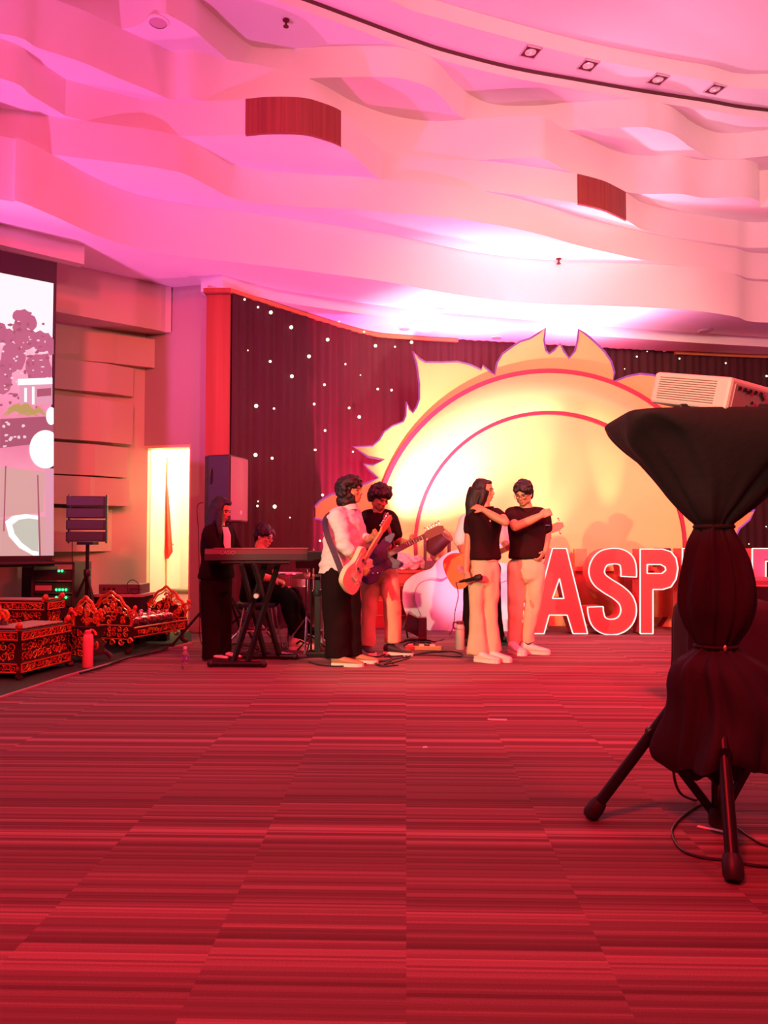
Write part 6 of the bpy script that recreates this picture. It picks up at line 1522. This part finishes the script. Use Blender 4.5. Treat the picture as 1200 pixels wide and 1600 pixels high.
def crest(parent, c, ex, n, w, h, seed, name='crest'):
    """pierced arched end board with a curled rim, built of real curls with gaps"""
    ez = Vector((0, 0, 1)); m = MB(); m.mi(0)
    arch = [(-.5, 0), (-.52, .25), (-.44, .50), (-.34, .60), (-.24, .80), (-.10, .90), (0, 1.0), (.10, .90), (.24, .80), (.34, .60), (.44, .50), (.52, .25), (.5, 0)]
    pts = [c+ex*w*x+ez*h*z for x, z in arch]; m.tube(catmull(pts, 4), .014, 6)
    m.mi(1); m.tube([p-ez*.022-(p-c-ez*h*.4).normalized()*.012 for p in catmull(pts, 4)], .007, 5)
    rr = random.Random(seed)
    for k in range(int(26*w/.45)):
        x = rr.uniform(-.42, .42); zmax = .86-1.5*x*x; z = rr.uniform(.08, max(.12, zmax-.1)); m.mi(0 if k % 2 else 1)
        scroll(m, c+ex*w*x+ez*h*z, ex, ez, n, rr.uniform(.022, .042), rr.uniform(.8, 1.4), .009, rr.choice((-1, 1)), rr.uniform(0, 6.28))
    for sg in (-1, 1):
        m.mi(0); scroll(m, c+ex*w*sg*.56+ez*h*.32, ex, ez, n, .05, 1.2, .014, -sg, 0 if sg < 0 else 3.14); m.ell(c+ex*w*sg*.60+ez*h*.52, (.022, .018, .026), nu=8, nv=6)
    o = m.build(name, [carv_red, carv_gold], parent, smooth=True)
    mb = MB(); pl = [c+ex*w*x*.92+ez*h*z*.62+n*-.012 for x, z in arch]; mb.prism(pl, n*.010); mb.build('crest_backing', carv_dark, o)
    return o
def foot(parent, p, d, sz=.06, h=.09):
    m = MB(); m.tube(catmull([p+Vector((0, 0, h)), p+d*sz*.2+Vector((0, 0, h*.7)), p+d*sz*.1+Vector((0, 0, h*.3)), p+d*sz*.9+Vector((0, 0, .022))], 4), [.03]*3+[.026]*4+[.022]*4+[.020, .016], 8) if False else m.tube(catmull([p+Vector((0, 0, h)), p+d*sz*.2+Vector((0, 0, h*.7)), p+d*sz*.1+Vector((0, 0, h*.3)), p+d*sz*.9+Vector((0, 0, .022))], 4), .022, 8)
    return m.build('foot', carv_dark, parent, smooth=True)
Z = Vector((0, 0, 1))
def metallophone(label, c0, d, L, Wd, H, seed, keys=7, grp='carved gamelan instruments'):
    """c0: near right floor corner; d: along the long side away from the viewer; body extends left"""
    d = Vector((d[0], d[1], 0)).normalized(); lf = Vector((-d.y, d.x, 0)); c0 = Vector((c0[0], c0[1], MZ))
    t = thing('gamelan_xylophone', label, 'instrument', c0+lf*Wd/2+d*L/2, grp); PINV[t.name] = Matrix.Translation(-t.location)
    z0 = .05
    m = MB(); ins = .02
    rg = []
    for z, k in ((z0, .0), (z0+.05, .012), (z0+H*.5, .03), (H-.05, .012), (H, -.008)):
        rg.append([c0+Z*z+lf*k+d*k, c0+Z*z+lf*k+d*(L-k), c0+Z*z+lf*(Wd-k)+d*(L-k), c0+Z*z+lf*(Wd-k)+d*k])
    m.rings(rg); m.build('case', carv_dark, t)
    n1 = -lf; n2 = -d
    for (o, ex, n, w) in ((c0, d, n1, L), (c0+lf*Wd, -lf, n2, Wd)):
        carve(t, o+ex*.03+Z*(z0+.012)+n*-.004, ex, Z, n, w-.06, .05, seed+1, .05, 'lower_relief'); rim(t, o+ex*.02+Z*(z0+.005)+n*-.0, ex, Z, n, w-.04, .062)
        carve(t, o+ex*.05+Z*(z0+.085)+n*-.022, ex, Z, n, w-.10, H-z0-.17, seed+2, .06, 'panel_relief'); rim(t, o+ex*.035+Z*(z0+.075)+n*-.018, ex, Z, n, w-.07, H-z0-.15, mt=carv_dark)
        carve(t, o+ex*.03+Z*(H-.062)+n*-.0, ex, Z, n, w-.06, .045, seed+3, .045, 'upper_relief'); rim(t, o+ex*.02+Z*(H-.068), ex, Z, n, w-.04, .056)
    for k in range(keys):
        y = L*(.10+.80*(k+.5)/keys); m = MB(); q = c0+d*y+lf*Wd/2+Z*(H+.012); m.box(q, (L*.8/keys-.012, Wd*.82, .012), Matrix((d, lf, Z)).transposed()); m.build('bronze_key', bronze_key, t, bevel=.003)
    for y in (0.02, L-.02):
        m = MB(); m.tube([c0+d*y+lf*.04+Z*(H+.0), c0+d*y+lf*.04+Z*(H+.04)], .014, 8); m.ell(c0+d*y+lf*.02+Z*(H+.035), (.024, .024, .030), nu=10, nv=8); m.build('corner_knob', mat('carved_red_gold', (.62, .10, .03)), t, smooth=True)
    for a, b, dd in ((0.02, .03, -lf), (L-.02, .03, -lf), (.02, Wd-.03, lf), (L-.02, Wd-.03, lf)): foot(t, c0-Vector((0, 0, 0))+d*a+lf*b, (dd-d*.6 if a < L/2 else dd+d*.6).normalized())
    return t
c1_ = PZ(30, 1063, MZ); metallophone('big carved xylophone with red gold scrollwork and pale bronze keys in the left foreground', (c1_.x, c1_.y), (.16, .99), .66, .36, .365, 11)
e = thing('carved_end_scroll', 'golden carved scroll ornament at the left frame edge above the big xylophone', 'ornament', Vector((P(5, 960, 6.0).x, 6.0, .395)))
PINV[e.name] = Matrix.Translation(-e.location); q = P(6, 962, 6.0); q.z = .395
m = MB(); m.mi(1); m.tube(catmull([q+Vector((0, 0, 0)), q+Vector((.015, 0, .05)), q+Vector((-.02, 0, .10)), q+Vector((-.05, 0, .15)), q+Vector((-.085, 0, .19))], 4), .016, 8); m.mi(0); scroll(m, q+Vector((.0, 0, .065)), Vector((1, 0, 0)), Z, Vector((0, -1, 0)), .055, 1.3, .013, -1, 2.2); m.build('scroll', [carv_gold, carv_red], e, smooth=True)
MB().lathe(q, [(.04, 0), (.03, .02), (.02, .05)], 10).build('socket', carv_dark, e, smooth=True)
c2_ = P(108, 960, 7.0); metallophone('low dark carved xylophone behind the big one, before the equipment rack', (c2_.x, 6.55), (.10, .995), .30, .62, .52, 31, 5)
# standing carved gong frame between the xylophone and the row of gongs
q = P(133, 1010, 6.62); gs = thing('carved_gong_stand', 'carved red gold stand with arched crest behind the pink flask', 'instrument', (q.x, 6.62, MZ), 'carved gamelan instruments')
q = Vector((q.x, 6.62, MZ)); ex = Vector((.95, -.3, 0)).normalized(); n_ = Vector((-.3, -.95, 0)).normalized()
m = MB(); m.rings([[q+ex*(a*k)+n_*(b*k)*-1+Z*z for a, b in ((-.13, -.10), (.13, -.10), (.13, .10), (-.13, .10))] for z, k in ((.06, 1.05), (.10, 1.0), (.20, .8), (.28, 1.0), (.31, 1.08))]); m.build('pedestal', carv_dark, gs)
crest(gs, q+Z*.31, ex, n_, .26, .25, 5); carve(gs, q-ex*.13+n_*.10+Z*.07, ex, Z, n_, .26, .22, 8, .06, 'pedestal_relief')
for sg in (-1, 1):
    for s2 in (-1, 1): MB().tube(catmull([q+ex*sg*.10+n_*.09*s2+Z*.10, q+ex*sg*.15+n_*.12*s2+Z*.06, q+ex*sg*.17+n_*.13*s2+Z*.022], 4), .022, 8).build('foot', carv_dark, gs, smooth=True)
m = MB(); m.mi(1); scroll(m, q+ex*.16+n_*.11+Z*.25, ex, Z, n_, .05, 1.2, .012, 1, 0); scroll(m, q+ex*.19+n_*.11+Z*.16, ex, Z, n_, .04, 1.2, .012, -1, 1)
m.build('side_scrolls', [carv_dark, carv_red], gs, smooth=True)
# the row of gongs in its long frame
A0 = PZ(207, 1018, MZ); A0 = Vector((P(207, 1000, 7.05).x, 7.05, MZ)); A1 = Vector((P(291, 1000, 7.85).x, 7.85, MZ)); d = (A1-A0); Lb = d.length; d.normalize(); lf = Vector((-d.y, d.x, 0)); Wb = .50
BG = thing('gong_row', 'long carved frame with pink-lit bronze kettle gongs and two arched crests by the doorway', 'instrument', A0+lf*Wb/2+d*Lb/2, 'carved gamelan instruments'); PINV[BG.name] = Matrix.Translation(-BG.location)
ZB = .20
for s0 in (0, 1):
    b_ = A0+lf*(Wb*s0); MB().bar(b_+Z*ZB, b_+d*Lb+Z*ZB, .035, .09).build('long_rail', carv_dark, BG, bevel=.005)
    m = MB(); n1 = (-lf if s0 == 0 else lf)
    for zz in (ZB-.042, ZB+.042): m.tube([b_+n1*.018+Z*zz, b_+d*Lb+n1*.018+Z*zz], .008, 6)
    m.build('rail_moulding', carv_red, BG, smooth=True)
carve(BG, A0-lf*.017+d*.05+Z*(ZB-.025), d, Z, -lf, Lb-.1, .05, 51, .05, 'rail_relief')
for s0 in (0, 1):
    b_ = A0+d*(Lb*s0); MB().bar(b_+Z*ZB, b_+lf*Wb+Z*ZB, .035, .13).build('end_rail', carv_dark, BG, bevel=.005)
    carve(BG, b_+lf*(Wb-.03)-d*.02+Z*(ZB-.04), -lf, Z, -d, Wb-.06, .09, 61+s0, .06, 'end_relief')
    m = MB()
    for zz in (ZB-.062, ZB+.062): m.tube([b_-d*.018+Z*zz, b_+lf*Wb-d*.018+Z*zz], .007, 6)
    m.build('end_moulding', carv_red, BG, smooth=True)
    crest(BG, b_+lf*Wb/2+Z*(ZB+.065), -lf, -d, Wb*.92, .31, 71+s0)
    m = MB(); m.mi(1 if s0 == 0 else 0); c = b_+lf*Wb*.42-d*.02+Z*(ZB-.075)
    for k in range(5): scroll(m, c-lf*(.10*(k-2))-Z*.012*(2-abs(k-2)), -lf, -Z, -d, .032, 1.1, .010, 1 if k % 2 else -1, 0)
    m.build('under_scroll', [carv_red, carv_gold], BG, smooth=True)
    for k in (0.06, .94): foot(BG, b_+lf*Wb*k+d*(.04 if s0 == 0 else -.04), (-d if s0 == 0 else d), .10, .16)
for r_ in range(2):
    m = MB()
    for sg in (-.055, .055): m.tube([A0+lf*(Wb*(.30+.42*r_)+sg)+Z*(ZB+.02), A0+d*Lb+lf*(Wb*(.30+.42*r_)+sg)+Z*(ZB+.02)], .008, 6)
    m.build('cord_rails', mat('cord', (.30, .16, .10), .8), BG)
gb = mat('pink_lit_bronze', (.72, .30, .34), .22, .85)  # bronze tinted with the pink light that falls on it
for r_ in range(2):
    for k in range(5):
        c = A0+d*(Lb*(.10+.80*(k+.5)/5))+lf*(Wb*(.27+.42*r_))+Z*(ZB+.03)
        m = MB(); m.lathe(c, [(.060, 0), (.074, .03), (.078, .075), (.070, .088), (.040, .098), (.026, .100), (.024, .118), (.014, .128), (.002, .130)], 24); m.build('kettle_gong', gb, BG, smooth=True)
o = MB().box((P(238, 1000, 8.1).x, 8.1, MZ+.06), (.34, .12, .12)).build('black_box', blackp, bevel=.006); tag(origin(o), 'small black box on the dark mat under the row of gongs', 'box')
m = MB(); m.tube(catmull([PZ(125, 1052, .02), PZ(160, 1042, .02), PZ(200, 1028, .02), PZ(245, 1018, .02), PZ(262, 1012, .02)], 6), .010, 6); o = m.build('rolled_cable', rubber, smooth=True); tag(o, 'dark cable lying along the edge of the green mat', 'cable')

# ================================================================ ceiling fittings
glassw = mat('lamp_reflector', (.85, .80, .80), .15, .6)
rec_shade = mat('recess_shade', (.10, .01, .02), .7)
zr = zt(5.295)
tdir = Vector((.94, .34, 0)).normalized(); sdir = Vector((-.34, .94, 0)).normalized()
for i, (u, v, w_) in enumerate(((829, 80, 'first'), (919, 101, 'second'), (1028, 123, 'third'), (1117, 138, 'fourth'))):
    q = PZ(u, v, zr); t = thing('ceiling_downlight', f'square recessed downlight in the pink ceiling ring, {w_} of four from the left', 'ceiling light', q, 'square downlights in the ceiling ring'); PINV[t.name] = Matrix.Translation(-q)
    Rr = Matrix((tdir, sdir, Z)).transposed()
    MB().box(q-Z*.006, (.17, .17, .012), Rr).build('recess', rec_shade, t)  # flat dark plate, shade of the recess painted instead of cut in
    m = MB()
    for sg in (-1, 1): m.box(q-Z*.010+tdir*sg*.088, (.010, .186, .014), Rr); m.box(q-Z*.010+sdir*sg*.088, (.186, .010, .014), Rr)
    m.build('bezel', mat('pink_white_bezel', (.7, .5, .55), .5), t)
    MB().lathe(q-Z*.012, [(.062, 0), (.060, -.004), (.03, -.012), (.005, -.014)], 20, (0, 0, 1)).build('reflector', glassw, t, smooth=True)
    MB().ell(q-Z*.022, (.022, .022, .012), nu=12, nv=8).build('lamp', mat('frosted_lamp', (.95, .9, .9), .3), t, smooth=True)
def sprinkler(u, v, z, label):
    q = PZ(u, v, z); t = thing('sprinkler', label, 'sprinkler', q, 'ceiling sprinklers'); PINV[t.name] = Matrix.Translation(-q)
    MB().lathe(q, [(.035, 0), (.035, -.008), (.012, -.012), (.012, -.05), (.018, -.055)], 14).build('fitting', mat('dark_sprinkler', (.15, .02, .03), .4, .5), t, smooth=True)
    MB().lathe(q-Z*.07, [(.028, 0), (.028, .004)], 14).build('deflector', mat('dark_sprinkler', (.15, .02, .03)), t); MB().tube([q-Z*.05, q-Z*.07], .006, 6).build('stem', mat('dark_sprinkler', (.15, .02, .03)), t)
sprinkler(447, 31, zt(5.16), 'small dark sprinkler hanging from the upper left of the wavy ceiling'); sprinkler(873, 404, zt(3.63), 'tiny sprinkler below the brightest glow in the ceiling above the sun')
def disc(u, v, z, r, label, cat='ceiling light', nm='round_ceiling_fitting'):
    q = PZ(u, v, z); t = thing(nm, label, cat, q, 'round fittings over the stage'); PINV[t.name] = Matrix.Translation(-q)
    MB().lathe(q, [(r, 0), (r, -.012), (r*.8, -.02)], 24, cap=False).build('rim', plaster, t, smooth=True); MB().lathe(q-Z*.010, [(r*.8, 0), (r*.8, -.004), (r*.3, -.008)], 20).build('cover', mat('pinkish_cover', (.55, .38, .42), .5), t, smooth=True)
disc(247, 33, zt(4.83), .10, 'faint round speaker ring in the shaded recess at upper left of the ceiling')
disc(689, 478, zt(3.055), .09, 'round fitting in the glowing soffit left of the sun top, larger of two'); disc(642, 487, zt(3.055), .06, 'round fitting in the soffit left of the sun top, smaller of two')
disc(1102, 516, zt(3.055), .10, 'round fitting in the soffit above the projector'); disc(632, 512, zt(2.91), .09, 'round fitting over the dark curtain left of the sun'); disc(1035, 551, zt(2.91), .10, 'round fitting over the curtain right of the sun top')
disc(776, 526, zt(2.91), .09, 'round fitting over the curtain just left of the sun crown')
